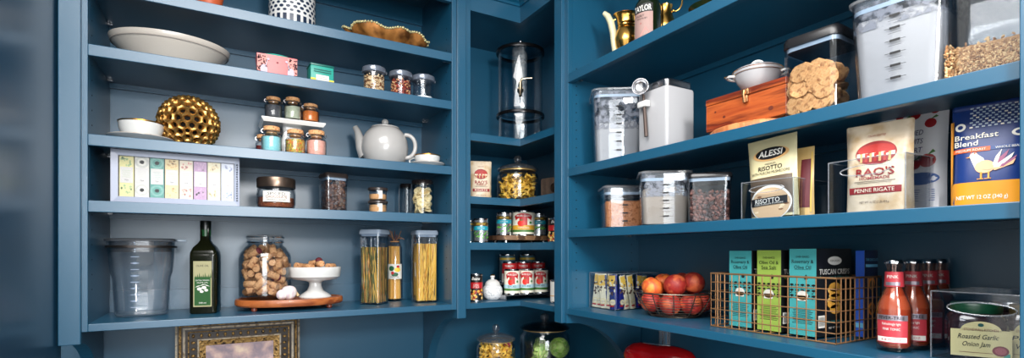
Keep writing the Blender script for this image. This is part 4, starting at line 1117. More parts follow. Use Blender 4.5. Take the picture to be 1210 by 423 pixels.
def samp(rr):
    a = rr.uniform(0, 2 * PI); q = (r - .019) * math.sqrt(rr.uniform(.3, 1)); return (q * math.cos(a), q * math.sin(a), rr.uniform(.018, .095)), rand_dir(rr)
for i, (q, d_) in enumerate(darts(70, samp, .001, .0088, 9000, 11)):
    o = ch if i == 0 else ch.copy()
    if i: COL.objects.link(o)
    o.location = (p[0] + q[0], p[1] + q[1], p[2] + q[2]); o.rotation_euler = look(d_); 
p, t = onto(481, 1.93, zD); r2 = .5 * 19 / F * t
tall_jar('narrow clear cylinder jar standing empty behind the chip jar', p, r2, .128)
# ================================================================ shelf E
# --- big clear pitcher with lid
Y = 1.865; x, t = atY(168.5, Y); rb, rt, h = .5 * 52 / F * t, .5 * 66 / F * t, .218
c = thing('food_bin', 'tall tapering clear plastic bin with grey lid, left end of the bottom shelf', 'food bin', (x, Y, ZE))
def pf(a, r, z):
    k = 1.0
    if .11 < z < .12: k = 1
    return (r * math.cos(a) * k, r * math.sin(a) * k, z)
rm = rb + (rt - rb) * .55
MB().sq([(rb * .86, .001), (rb * .97, .006), (rb, .015), (rm * .93, .112), (rm * 1.0, .128), (rt, h), (rt - .002, h), (rm * .98, .128), (rm * .91, .112), (rb - .003, .015), (rb * .9, .009), (0, .009)], .75, 8, c1=False).build('body', glassmat('bin_plastic', (.975, .98, .985), .05), c)
MB().sq([(rt - .004, h - .018), (rt + .003, h - .018), (rt + .003, h - .012), (rt - .004, h - .012)], .75, 8, c0=False, c1=False).build('seal', DARK, c)
l = MB().sq([(rt * .90, h - .03), (rt * .92, h + .0006), (rt + .004, h + .0006), (rt + .005, h + .006), (rt, h + .009), (0, h + .009)], .75, 8)
l = l.build('lid', glassmat('smoke_lid', (.35, .38, .42), .15, haze=.06), c)
fr_ = face_cam(x, Y)
ux, uy = math.cos(fr_), math.sin(fr_)
MB().box((0, 0, 0), (.03, .018, .007), 0, .002, T=Matrix.Rotation(fr_, 4, 'Z') @ Matrix.Translation((rt + .012, 0, h + .004))).build('lid_tab', GREYPL, l)
m = MB()
for k in range(9):
    z = .03 + k * .018; rr_ = rb + (rt - rb) * z / h + .0025
    f = cyl(rr_, .0, fr_ - PI / 2)
    m.rect(f, -.028, -.008, z - .0011, z + .0011, 0, 4)
    if k % 2: m.disc(f, -.018, z, .006, .0026, 0, 12)
m.build('volume_marks', mat('frosted_marks', (.52, .60, .70), .5), c)
# --- olive oil bottle
Y = 1.845; x, t = atY(243, Y)
c = thing('oil_bottle', 'tall dark green square bottle of olive oil with a green label', 'bottle', (x, Y, ZE), face_cam(x, Y) - .22)
OIL = mat('dark_oil_glass', (.07, .08, .03), .12, spec=.35)
hb = .0365
MB().sq([(hb * .92, 0), (hb, .004), (hb, .175), (hb * .97, .187), (hb * .80, .202), (hb * .5, .214), (hb * .36, .224), (hb * .33, .262), (0, .262)], .3, 7).build('body', OIL, c)
MB().lathe([(.0150, .256), (.0152, .281), (.0145, .284), (0, .284)], 20).build('cap', mat('cap_black', (.05, .06, .05), .3), c)
MB().lathe([(.0142, .236), (.0146, .2555), (.0142, .2558)], 20, c0=False, c1=False).build('neck_band', mat('dark_green_band', (.08, .30, .14), .35), c)
d = MB(); f = plane((0, -hb - .0006, 0), (1, 0, 0)); f2 = plane((0, -hb - .001, 0), (1, 0, 0)); f3 = plane((0, -hb - .0014, 0), (1, 0, 0))
LC = mat('label_cream', (.62, .60, .45), .7); LGRN = mat('label_green', (.09, .30, .10), .7)
d.rect(f, -.0245, .0245, .022, .160, 0, 1); d.rect(f2, -.0215, .0215, .026, .112, 1, 1)
for k in range(9): d.poly(f3, [(-.020 + k * .005, .110), (-.016 + k * .005, .110), (-.018 + k * .005, .118 + .004 * (k % 3))], 1)
d.rect(f2, -.0225, .0225, .112, .156, 0, 1)
d.text('OLIVE OIL', f3, 0, .146, .006, 3, .034); d.text('EXTRA VIRGIN', f3, 0, .102, .004, 2, .036); d.text('OLIVE OIL', f3, 0, .095, .004, 2, .03)
for (a, b_, r_) in ((-.008, .076, 5), (.004, .080, 5), (.010, .072, 4), (-.002, .068, 4)): d.disc(f3, a, b_, r_ * .001 * 1.3, r_ * .001, 2, 12)
for (a, b_, s) in ((-.012, .084, 1), (.012, .086, -1), (.0, .088, 1)): d.poly(f3, [(a - .008, b_ - .003 * s), (a, b_ + .002), (a + .008, b_ + .003 * s), (a, b_ - .001)], 2)
d.text('500 ml', f3, 0, .034, .005, 2)
d.build('label', [LC, LGRN, PAPER, BLACK], c, False)
# --- oval wooden board on feet
xa, _ = atY(277, 1.87); xb, _ = atY(403.5, 1.87); cx, W = (xa + xb) / 2, (xb - xa)
BW = mat('board_wood', (.58, .30, .14), .4, col2=((.66, .37, .18), (.48, .23, .10)), kind='noise', scale=5, stretch=(1, 9, 9), coat=.15)
c = thing('serving_board', 'oval reddish wooden board on small feet carrying the cork jar', 'board', (cx, 1.858, ZE))
zb = .014; BTH = .022
MB().lathe([(W / 2 * .97, zb), (W / 2, zb + .005), (W / 2, zb + .017), (W / 2 * .985, zb + BTH), (W / 2 * .93, zb + BTH), (W / 2 * .92, zb + BTH - .003), (0, zb + BTH - .003)], 64,
           fn=lambda a, r, z: (r * math.cos(a), .107 / (W / 2) * r * (abs(math.sin(a)) ** .9) * (1 if math.sin(a) > 0 else -1), z)).build('board', BW, c)
for sx in (-1, 1):
    for sy in (-1, 1): MB().lathe([(.006, 0), (.009, .003), (.009, .009), (.006, zb + .001)], 14, c=(sx * W * .34, sy * .055, 0)).build('foot', mat('foot_wood', (.48, .22, .14), .4), c)
zbt = ZE + zb + BTH - .003
# --- cork jar
Y = 1.865; x, t = atY(313.5, Y); r = .5 * 56 / F * t; h = .205
c = thing('clamp_jar', 'large clear glass jar with clamp lid full of wine corks on the oval board', 'jar', (x, Y, zbt))
MB().lathe([(r * .86, 0), (r * .95, .006), (r, .016), (r, .135), (r * .97, .148), (r * .80, .168), (r * .68, .176), (r * .66, .186), (r * .70, .189), (r * .70, .194), (r * .64, .194), (r * .62, .174), (r * .76, .164), (r - .005, .145), (r - .004, .135), (r - .004, .016), (0, .008)], 44, c1=False).build('glass_body', GLASS, c)
MB().lathe([(r * .66, .1955), (r * .72, .196), (r * .72, .205), (r * .66, .209), (0, .212)], 40).build('glass_lid', glassmat('lid_glass', (.80, .84, .86), .05, haze=.15), c)
w = MB()
for z, q in ((.186, .72), (.203, .735)): w.tube([(r * q * math.cos(a), r * q * math.sin(a), z) for a in [k * PI / 16 for k in range(32)]], .0016, 6, closed=True)
fa = face_cam(x, Y) - PI / 2 + .25
for s in (-1, 1): w.tube([(r * .74 * math.cos(fa + s * .12), r * .74 * math.sin(fa + s * .12), .203), (r * .86 * math.cos(fa + s * .12), r * .86 * math.sin(fa + s * .12), .200), (r * .84 * math.cos(fa + s * .1), r * .84 * math.sin(fa + s * .1), .182), (r * .74 * math.cos(fa), r * .74 * math.sin(fa), .178)], .0018, 6)
w.build('wire_clamp', CHROME, c)
ck = MB().lathe([(.0098, -.019), (.0106, -.018), (.0109, 0), (.0106, .018), (.0098, .019)], 14, ms=[0, 0, 0, 0]).build('wine_cork', CORKW, None)
tag(ck, 'tan wine cork among those packed in the clamp-lid jar', 'cork', 'wine corks in the glass jar')
cks = MB().lathe([(.0098, -.019), (.0106, -.018), (.0109, 0), (.0106, .012), (.0106, .018), (.0098, .019)], 14, ms=[0, 0, 0, 1, 1]).build('wine_cork', [CORKW, CORKS], None)
tag(cks, 'wine cork with a dark red stained end packed in the clamp-lid jar', 'cork', 'stained wine corks in the glass jar')
ri = r - .006
def samp(rr):
    a = rr.uniform(0, 2 * PI); q = ri * math.sqrt(rr.uniform(.35, .92)); return (q * math.cos(a), q * math.sin(a), rr.uniform(.018, .182)), rand_dir(rr)
def wall(P):
    rad = np.sqrt(P[:, 0] ** 2 + P[:, 1] ** 2) + .0112; z = P[:, 2]
    lim = np.where(z > .140, ri - (z - .140) * .62, ri)
    return bool((rad < lim + .001).all() and z.min() > .0195 and z.max() < .184)
first = {0: True, 1: True}
for i, (q, d_) in enumerate(darts(170, samp, .027, .0168, 80000, 2, wall)):
    k = 1 if i % 9 == 4 else 0; src = (ck, cks)[k]
    o = src if first[k] else src.copy()
    if not first[k]: COL.objects.link(o)
    first[k] = False
    o.location = (x + q[0], Y + q[1], zbt + q[2]); o.rotation_euler = look(d_)
# --- white compote with corks
Y = 1.862; x, t = atY(372.5, Y); r = .5 * 57 / F * t
c = thing('pedestal_bowl', 'white glazed pedestal bowl heaped with wine corks on the oval board', 'bowl', (x, Y, zbt))
MB().lathe([(.052, 0), (.053, .003), (.046, .010), (.026, .024), (.020, .040), (.020, .050), (.024, .053), (.030, .056), (r * .85, .062), (r * .98, .071), (r, .084), (r + .002, .102), (r + .001, .104), (r - .003, .104), (r - .006, .085), (r * .9, .074), (r * .3, .067), (0, .067)], 48).build('bowl', WHITE, c)
bc = ck.copy(); COL.objects.link(bc); tag(bc, 'tan wine cork heaped in the white pedestal bowl', 'cork', 'wine corks in the pedestal bowl')
def samp(rr):
    a = rr.uniform(0, 2 * PI); q = (r - .028) * math.sqrt(rr.random()); d = rand_dir(rr); d = Vector((d[0], d[1], d[2] * .25)).normalized()
    return (q * math.cos(a), q * math.sin(a), .081 + rr.random() * (.040 * (1 - (q / r) ** 2))), tuple(d)
L_ = darts(26, samp, .030, .0195, 20000, 8)
L_.sort(key=lambda e: e[0][2])
for i, (q, d_) in enumerate(L_):
    o = bc if i == 0 else bc.copy()
    if i: COL.objects.link(o)
    o.location = (x + q[0], Y + q[1], zbt + q[2]); o.rotation_euler = look(d_)
o = bc.copy(); COL.objects.link(o); o.data = MB().ball((0, 0, 0), .0125, 0, 14, 9).build('tmp', CORKS, None).data
for z_ in [k for k in S.objects if k.name.startswith('tmp')]: bpy.data.objects.remove(z_)
o.name = 'bottle_stopper'; tag(o, 'dark red round bottle stopper on top of the heaped corks', 'stopper', 'bottle stopper'); del o['group']; o.location = (x + .012, Y, zbt + .124)
# --- garlic
xg, tg = atY(341, 1.785)
c = thing('garlic_bulb', 'white garlic bulb lying between the cork jar and the white pedestal bowl', 'garlic', (xg, 1.785, zbt + .023), .3)
GAR = mat('garlic_skin', (.90, .86, .84), .5, col2=(.84, .78, .80), kind='wave', scale=20, sub=.2)
b = MB().ball((0, 0, 0), .0245, 0, 36, 18, (1, 1, .85), fn=lambda d: (1 - .07 * abs(math.sin(3.5 * math.atan2(d.y, d.x))) * (1 - d.z * d.z)) * (1 + .25 * max(0, d.z) ** 4), T=Matrix.Rotation(1.0, 4, 'Y'))
b.build('bulb', GAR, c)
MB().ball((-.022, -.004, -.004), .0185, 0, 30, 14, (1, .9, .9), fn=lambda d: 1 - .05 * abs(math.sin(3 * math.atan2(d.y, d.z)))).build('clove', GAR, c)
MB().tube([(.015, 0, .012), (.022, 0, .004), (.03, -.002, -.010)], [.006, .004, .005], 8).build('stem', mat('garlic_stem', (.82, .72, .55), .7), c)
# --- two tall pasta containers and the tied pasta packet
TALLLID = mat('pale_grey_lid', (.60, .66, .73), .25)
def pasta_box(u, Y, label, hb, rz):
    x, t = atY(u, Y)
    c = square_box(label, 'container', (x, Y, ZE), rz, hb, hb, .252, .016, TALLLID, rim=TALLLID)
    f = plane((hb + .0012, 0, .228), (0, 1, 0)); 
    return (x, Y, ZE)
hb = .5 * .094
rzA = face_cam(*[atY(442, 1.86)[0], 1.86]) - .5
pA = pasta_box(442.5, 1.86, 'tall square clear container of green and yellow pasta strands, left of the tied packet', hb * .86, rzA)
rzB = face_cam(*[atY(501, 1.86)[0], 1.86]) + .28
pB = pasta_box(501.5, 1.845, 'tall square clear container of golden spaghetti at the right end of the bottom shelf', hb * .88, rzB)
def strands(name, label, p, rz, hb, hgt, mats, n, r_, seed):
    rr = random.Random(seed); protos = []
    for k, m_ in enumerate(mats):
        o = MB().tube([(0, 0, 0), (0, 0, hgt)], r_, 6).build(name, m_, None); protos.append([o, True])
        tag(o, label[k], 'pasta', 'strands of pasta in the %s container' % ('left tall' if seed == 1 else 'right tall'))
    for i in range(n):
        k = (rr.choice([0, 0, 0, 1, 2]) if seed == 1 else rr.choice([0, 0, 1, 2]))
        if rr.random() < .8:
            q = rr.choice((0, 1, 2, 3)); s = rr.uniform(-1, 1)
            x, y = [(s, -1), (1, s), (s, -1), (-1, s)][q]
            x *= hb - r_ * 1.5; y *= hb - r_ * 1.5; s2 = max(-1, min(1, s * .5 + rr.uniform(-.9, .9)))
            x2, y2 = [(s2, -1), (1, s2), (s2, -1), (-1, s2)][q]; x2 *= hb - r_ * 1.5; y2 *= hb - r_ * 1.5
        else: x, y, x2, y2 = [rr.uniform(-1, 1) * hb * .85 for _ in range(4)]
        L = hgt * rr.uniform(.93, 1.03)
        d = Vector((x2 - x, y2 - y, L)).normalized()
        pr = protos[k]; o = pr[0] if pr[1] else pr[0].copy()
        if not pr[1]: COL.objects.link(o)
        pr[1] = False
        ca, sa = math.cos(rz), math.sin(rz)
        o.location = (p[0] + x * ca - y * sa, p[1] + x * sa + y * ca, p[2] + .0055 + r_)
        dd = Vector((d.x * ca - d.y * sa, d.x * sa + d.y * ca, d.z)); o.rotation_euler = look(dd)
GREENP = mat('spinach_pasta', (.42, .42, .24), .6); YELP = mat('egg_pasta', (.88, .68, .32), .55); GOLDP = mat('golden_pasta', (.93, .72, .24), .5); OCH = mat('wheat_pasta', (.78, .52, .26), .6)
strands('pasta_strand', ['green pasta strand in the left tall container', 'yellow pasta strand in the left tall container', 'brown wheat pasta strand in the left tall container'], pA, rzA, hb * .86 - .004, .198, [GREENP, YELP, OCH], 100, .0021, 1)
strands('spaghetti_strand', ['golden spaghetti strand in the right tall container', 'pale golden spaghetti strand in the right tall container', 'deep golden spaghetti strand in the right tall container'], pB, rzB, hb * .88 - .004, .212, [GOLDP, mat('golden_pasta_light', (.95, .78, .34), .5), mat('golden_pasta_deep', (.86, .60, .16), .5)], 120, .0020, 2)
Y = 1.945; x, t = atY(466.5, Y); r = .5 * 18 / F * t
c = thing('pasta_packet', 'clear packet of long pasta tied with raffia between the two tall containers', 'packet', (x, Y, ZE))
MB().lathe([(r * .9, 0), (r, .006), (r, .09), (r * .95, .205), (r * .7, .222), (r * .5, .228), (r * .8, .245), (r * .78, .246), (r * .45, .228), (r * .9, .2), (r * .95, .01), (0, .006)], 28, c1=False).build('film_wrap', glassmat('film', (.97, .97, .98), .08), c)
ps = MB(); rr = random.Random(9)
for k in range(60):
    a = rr.uniform(0, 2 * PI); q = r * .86 * math.sqrt(rr.uniform(.3, 1)); ps.tube([(q * math.cos(a), q * math.sin(a), .008), (q * .9 * math.cos(a + .2), q * .9 * math.sin(a + .2), .21)], .0022, 5)
o = ps.build('long_pasta', YELP, c)
d = MB(); f = cyl(r, .001, face_cam(x, Y) - PI / 2); f2 = cyl(r, .0016, face_cam(x, Y) - PI / 2)
d.rect(f, -r, r, .085, .142, 0, 10); 
for (a, b_, rx_, ry_, m_) in ((-.012, .125, .010, .010, 1), (.010, .120, .012, .009, 2), (0, .102, .013, .008, 1), (-.008, .108, .006, .006, 3), (.012, .132, .006, .005, 3)): d.disc(f2, a, b_, rx_, ry_, m_, 12)
d.text('PASTA', f2, 0, .092, .007, 4, .03)
d.build('label', [PAPER, mat('leaf_green_ink', (.12, .35, .22), .5), mat('yellow_ink', (.90, .78, .25), .5), RED, BLACK], c, False)
rf = MB(); rr = random.Random(5)
for k in range(12):
    a = rr.uniform(0, 2 * PI); l_ = rr.uniform(.02, .045); rf.tube([(0, 0, .228), (l_ * .5 * math.cos(a), l_ * .5 * math.sin(a), .228 + rr.uniform(.008, .02)), (l_ * math.cos(a), l_ * math.sin(a), .228 + rr.uniform(.004, .045))], .0012, 5, m=k % 2)
rf.tube([(r * .55 * math.cos(k * PI / 8), r * .55 * math.sin(k * PI / 8), .228) for k in range(16)], .0022, 6, closed=True)
rf.build('raffia_tie', [mat('raffia', (.72, .52, .34), .8), mat('red_raffia', (.50, .30, .25), .8)], c)
# --- ornate picture frame below the shelf
Yf = 1.86; xa, ta = atY(207, Yf); xb, tb = atY(354, Yf); W = xb - xa; Hf = .318
c = thing('picture_frame', 'ornate antique gold and black frame with a faded painting, standing on the worktop', 'picture', ((xa + xb) / 2, Yf, CT), 0)
c.rotation_euler = (-.0, 0, 0)
SILV = mat('aged_silver_gold', (.80, .76, .70), .4, .5, col2=((.90, .84, .74), (.60, .50, .38)), kind='noise', scale=70)
DGOLD = mat('old_gold', (.50, .38, .22), .45, .6, col2=((.66, .52, .30), (.16, .11, .07)), kind='noise', scale=110, bump=.4)
DBRN = mat('dark_frame', (.13, .09, .06), .4, .3)
def ringf(mb, a, b_, ya, yb_, m_=0):
    """picture-frame ring between insets a and b, front depths ya -> yb"""
    def rc_(i, y): return [(-W / 2 + i, y, i), (W / 2 - i, y, i), (W / 2 - i, y, Hf - i), (-W / 2 + i, y, Hf - i)]
    mb.loft([rc_(a, .02), rc_(a, ya), rc_(b_, yb_), rc_(b_, .02)], m_, False, False)
e = MB(); ringf(e, 0, .006, -.004, -.010, 0); ringf(e, .006, .010, -.004, -.004, 2); ringf(e, .010, .016, -.010, -.012, 1); ringf(e, .016, .020, -.006, -.006, 2); ringf(e, .020, .026, -.012, -.008, 0)
ringf(e, .026, .033, -.004, -.004, 2); ringf(e, .033, .036, -.007, -.006, 1)
e.build('outer_moulding', [SILV, DGOLD, DBRN], c, False)
e = MB(); ringf(e, .036, .058, -.001, -.001, 0)
for k in range(13):
    xx = -W / 2 + .047 + (W - .094) * k / 12
    for z in (.047, Hf - .047): e.ball((xx, -.003, z), .0052, 1, 10, 7, (.8, .8, 1.2))
for k in range(1, 11):
    z = .047 + (Hf - .094) * k / 11
    for s in (-1, 1): e.ball((s * (W / 2 - .047), -.003, z), .0052, 1, 10, 7, (1.2, .8, .8))
e.build('beaded_band', [DBRN, DGOLD], c)
e = MB(); ringf(e, .058, .062, -.006, -.004, 0); ringf(e, .062, .080, .000, .004, 1)
e.build('inner_moulding', [SILV, DGOLD], c, False)
MB().span(-W / 2 + .079, W / 2 - .079, .006, .012, .079, Hf - .079).build('painting', mat('faded_paint', (.70, .58, .58), .6, col2=((.56, .50, .54), (.76, .64, .62), (.90, .80, .70)), kind='noise', scale=16, detail=6), c, False)
MB().span(-W / 2 + .004, W / 2 - .004, .018, .024, .004, Hf - .004).build('backing', DBRN, c, False)
e = MB().loft([[(sx * .03 + 0, y0, z0), (sx2 * .03, y0, z0), (sx2 * .03, y0 + .006, z0), (sx * .03, y0 + .006, z0)] for sx, sx2, y0, z0 in ((-1, 1, .024, .22), (-1, 1, .10, .0))])
e.build('easel_leg', DBRN, c, False)
# ================================================================ right shelving, top shelf
# --- brass ewer with cream handle
p, t = onto(741, 1.125, ZF, 'x')
c = thing('brass_ewer', 'brass ewer with a curved cream handle at the left end of the upper right shelf', 'ewer', p, face_cam(*p[:2]))
MB().lathe([(.030, 0), (.034, .004), (.018, .018), (.020, .030), (.036, .055), (.040, .080), (.034, .108), (.027, .118), (.028, .128), (.026, .150), (.030, .158), (.034, .160), (.031, .160), (.024, .150), (.024, .12), (.03, .08), (0, .04)], 36,
           fn=lambda a, r, z: (r * math.cos(a) + (.010 * max(0, (z - .12) / .04) if math.cos(a) < 0 else 0) * -1, r * .9 * math.sin(a), z)).build('body', BRASS, c)
for z in (.118, .128): MB().lathe([(.0285, z - .002), (.031, z), (.0285, z + .002)], 32, c0=False, c1=False).build('raised_ring', BRASS, c)
MB().tube([(-.030, 0, .008), (-.037, 0, .040), (-.041, 0, .075), (-.043, 0, .105), (-.050, 0, .138), (-.060, 0, .160), (-.073, 0, .172)], [.006, .0085, .010, .011, .011, .010, .007], 12).build('handle', mat('bone', (.80, .78, .64), .35), c)
MB().tube([(-.030, 0, .072), (-.046, 0, .080)], .004, 8).build('handle_bracket', BRASS, c)
MB().tube([(-.036, 0, .148), (-.050, 0, .142)], .004, 8).build('handle_bracket', BRASS, c)
# --- port bottle
p, t = onto(765.5, 1.075, ZF, 'x'); r = .5 * 31 / F * t
c = thing('port_bottle', 'dark green bottle with a black and pink label on the upper right shelf', 'bottle', p)
BG = mat('bottle_green', (.06, .10, .04), .07, coat=.5, spec=.8)
MB().lathe([(r * .8, 0), (r * .96, .003), (r, .010), (r, .108), (r * .94, .118), (r * .66, .134), (r * .44, .146), (r * .40, .160), (r * .40, .215), (r * .44, .217), (r * .44, .226), (r * .36, .227), (0, .227)], 40).build('body', BG, c)
MB().lathe([(r * .46, .178), (r * .46, .229), (0, .230)], 24).build('capsule', BLACK, c)
a0 = face_cam(*p[:2]) - PI / 2 - .42
f1, f2, f3 = cyl(r, .0008, a0), cyl(r, .0014, a0), cyl(r, .002, a0); d = MB()
d.rect(f1, -.030, .030, .012, .084, 1, 12); d.rect(f1, -.030, .030, .084, .108, 0, 12)
d.text('TAYLOR', f2, 0, .0955, .016, 2, .052, .015); d.text('PORT', f2, -.006, .074, .006, 0, .024); d.text('FINE RUBY', f2, 0, .066, .004, 0, .03)
d.poly(f2, [(-.022, .018), (-.004, .056), (.018, .018)], 3); d.poly(f3, [(-.006, .018), (.010, .042), (.024, .018)], 4)
d.build('label', [BLACK, mat('pink_label', (.62, .50, .47), .6), PAPER, mat('rust_ink', (.62, .30, .28), .5), mat('rose_ink', (.75, .48, .45), .5)], c, False)
# --- brass candle snuffer/stand with ring
p, t = onto(786, 1.14, ZF, 'x')
c = thing('brass_pitcher', 'small brass pitcher with a thin looped handle and ball, right of the port bottle', 'pitcher', p, face_cam(*p[:2]))
MB().lathe([(.024, 0), (.027, .003), (.014, .014), (.016, .024), (.030, .050), (.031, .070), (.022, .098), (.018, .112), (.022, .128), (.020, .128), (.014, .11), (0, .05)], 32).build('body', BRASS, c)
MB().tube([(.018, 0, .110)] + [(.026 + .022 * math.sin(a), 0, .140 - .030 * math.cos(a)) for a in [PI * k / 12 for k in range(1, 12)]], .0022, 8).build('handle', BRASS, c)
MB().ball((.024, 0, .112), .005, 0, 12, 8).build('handle_ball', BRASS, c)
p, t = onto(836, 1.12, ZF, 'x')
c = thing('brass_dish', 'footed brass dish further right on the upper right shelf, only its underside in view', 'dish', p)
MB().lathe([(.020, 0), (.022, .003), (.008, .012), (.008, .034), (.03, .040), (.048, .052), (.047, .053), (.028, .043), (0, .040)], 32).build('bowl', BRASS, c)
for k in range(3): MB().ball((.024 * math.cos(k * 2.1), .024 * math.sin(k * 2.1), .004), .004, 0, 10, 6).build('foot', BRASS, c)
# ================================================================ shelf G
POW = mat('white_flour', (.66, .65, .65), .9)
RES = residuemat('flour_film', (.30, .30, .33), 55, .42, .58, .85)
def flour_box(label, flabel, loc, rz, hb, ht, h, zf, m, marks=6, rc=.3, res=True, side=True, tilt=0.0, clearlid=True):
    t = square_box(label, 'container', loc, rz, hb, ht, h, .02, clearlid=clearlid, marks=marks, rc=rc)
    q = hb + (ht - hb) * zf / h - .0035
    fill_sq('flour', flabel, 'flour', loc, rz, hb * .93, q, zf, m, rc, .020, freq=40, tilt=tilt)
    if res:
        MB().sq([(q + .0008, zf - .012), (ht - .0032, h - .004)], rc, 8, c0=False, c1=False).build('powder_film', RES, t)
    return t
p, t = onto(728, 1.125, ZG, 'x')
flour_box('tapered clear container of white powder, leftmost on the shelf of canisters', 'white powder in the leftmost tapered container', p, face_cam(*p[:2]) + .12, .5 * 51 / F * t, .5 * 58 / F * t, zpx(113, t) - ZG - .006, .118, POW)
# --- white ceramic canister, scoop
WHITE2 = mat('canister_glaze', (.66, .66, .67), .25, coat=.25)
c = thing('flour_canister', 'square white ceramic canister with steel lid on the right shelf', 'canister', (1.095, 1.0375, ZG))
MB().sq([(.0525, 0), (.0545, .004), (.0545, .164), (.053, .170), (.050, .172), (0, .172)], .16, 6).build('body', WHITE2, c)
MB().sq([(.0495, .1722), (.0505, .174), (.0505, .189), (.047, .193), (0, .193)], .25, 6).build('lid', STEEL, c)
c = thing('scoop', 'steel scoop with dark handle clipped to the side of the white ceramic canister', 'scoop', (1.0395, 1.062, ZG + .09))
b = MB().tube([(-.010, -.014, -.048), (-.010, -.010, .0), (-.011, -.004, .070)], [.0052, .0052, .004], 10); b.build('handle', mat('dark_steel', (.30, .25, .23), .5, .5), c)
rot = Matrix.Translation((-.019, -.003, .090)) @ Matrix.Rotation(.6, 4, 'Z') @ Matrix.Rotation(-PI / 2, 4, 'Y')
MB().lathe([(.003, -.007), (.015, -.005), (.022, .003), (.023, .011), (.0215, .011), (.020, .003), (.014, -.003), (0, -.005)], 28, T=rot).build('bowl', STEEL, c)
MB().lathe([(.0225, .0095), (.0238, .0110), (.0225, .0125)], 28, T=rot, c0=False, c1=False).build('bowl_rim', CHROME, c)
MB().box((-.009, -.003, .044), (.018, .036, .018), 0, .004).build('clip', WHITE, c)
# --- round cutting board, cedar box, tureen
CED = mat('cedar', (.52, .20, .08), .35, col2=((.66, .32, .14), (.34, .11, .05), (.56, .22, .09)), kind='noise', scale=3.2, stretch=(10, 1.2, 14), detail=6, coat=.2, lo=.3, hi=.7)
c = thing('round_board', 'round pale wooden board lying under the cedar box', 'board', (1.150, .775, ZG))
MB().lathe([(.118, 0), (.125, .004), (.125, .014), (.120, .018), (0, .018)], 64).build('board', mat('pale_board', (.80, .52, .32), .45, col2=(.70, .42, .24), kind='wave', scale=12, stretch=(1, 6, 1)), c)
MB().lathe([(.012, -.0002), (.012, .0186), (.0105, .0188), (.0105, -.0002)], 20, c=(0, .100, 0), c0=False, c1=False).build('hanging_hole', mat('dark_grain', (.45, .26, .14), .6), c)
zb0 = ZG + .0185; top = .378 + H - zb0
c = thing('cedar_box', 'reddish cedar wood box with a brass latch standing on the round board', 'box', (1.055, .660, zb0))
bx, by, hh = .125, .208, top
MB().span(0, bx, 0, by, 0, hh * .80, 0, .0015).build('box_body', CED, c, False)
MB().span(-.001, bx + .001, -.001, by + .001, hh * .805, hh, 0, .002).build('lid', CED, c, False)
for (yy, zz, rr_) in ((.035, .02, .006), (.155, .028, .004), (.18, .045, .003)):
    MB().disc(plane((-.0006, yy, zz), (0, -1, 0)), 0, 0, rr_, rr_ * .8, 0, 12).build('wood_knot', mat('knot', (.36, .13, .05), .5), c, False)
b = MB().box((-.004, .095, hh * .88), (.006, .018, .014), 0, .002); b.box((-.004, .095, hh * .68), (.006, .013, .016), 0, .002); b.tube([(-.008, .095, hh * .92), (-.010, .095, hh * .8), (-.007, .095, hh * .58)], .0025, 8)
b.build('latch', mat('old_brass', (.70, .52, .36), .35, .9), c)
p = (1.13, .790); t = atX(895, 1.13)[1]; r = .5 * 54 / F * t
zt = zb0 + hh
p = (1.125, atX(895, 1.125)[0])
c = thing('tureen', 'small white footed bowl with gilt loop handles standing on the cedar box', 'bowl', (p[0], p[1], zt), face_cam(*p))
MB().lathe([(.022, 0), (.024, .003), (.020, .008), (.034, .016), (r * .82, .032), (r * .97, .050), (r, .056), (r * .95, .056), (r * .7, .036), (0, .018)], 40).build('body', WHITE2, c)
MB().lathe([(r * .97, .0562), (r * .97, .059), (r * .8, .064), (r * .4, .069), (0, .070)], 40).build('lid', WHITE2, c)
for z, q in ((.049, .975), (.0565, 1.005)): MB().lathe([(r * q, z - .0008), (r * q + .0012, z), (r * q, z + .0008)], 40, c0=False, c1=False).build('gilt_line', GOLD, c)
for s in (-1, 1):
    MB().tube([(s * (r * .88 + .020 * math.sin(a)), .018 * math.cos(a), .046 + .004 * math.sin(a)) for a in [PI * k / 10 for k in range(11)]], .0032, 8).build('handle', WHITE, c)
    MB().tube([(s * (r * .9 + .0235 * math.sin(a)), .017 * math.cos(a), .0475 + .004 * math.sin(a)) for a in [PI * k / 10 for k in range(2, 9)]], .0016, 6).build('gilt_line', GOLD, c)
MB().tube([(.014 * math.cos(a), 0, .068 + .014 * math.sin(a)) for a in [PI * k / 10 for k in range(11)]], .0032, 8).build('lid_handle', WHITE, c)
# --- cracker container
p, t = onto(972, 1.110, ZG, 'x'); rz = face_cam(*p[:2]) - .45
hh = zpx(46, t * .96) - ZG
hb = .056
square_box('square clear container of round crackers with black lid on the right shelf', 'container', p, rz, hb, hb, hh, .020, BLKPL, rim=GREYPL, knob=.022)
CRK = mat('cracker', (.76, .54, .33), .8, col2=((.84, .64, .42), (.60, .39, .22)), kind='noise', scale=90, bump=.4)
b = MB().lathe([(.0180, -.0014), (.0198, 0), (.0180, .0014), (.010, .0020), (0, .0014)], 18, fn=lambda a, r, z: (r * math.cos(a) * (1 + .03 * math.sin(8 * a)), r * math.sin(a) * (1 + .03 * math.sin(8 * a)), z))
for k in range(7): b.lathe([(.0012, .0018), (.0012, .0027)], 6, 1, c=(.011 * math.cos(k * .9), .011 * math.sin(k * .9), 0))
ck_ = b.build('cracker', [CRK, mat('baked_spot', (.40, .22, .12), .8)], None); tag(ck_, 'round golden cracker inside the square black-lidded container', 'cracker', 'crackers in the square container')
lim = hb - .023
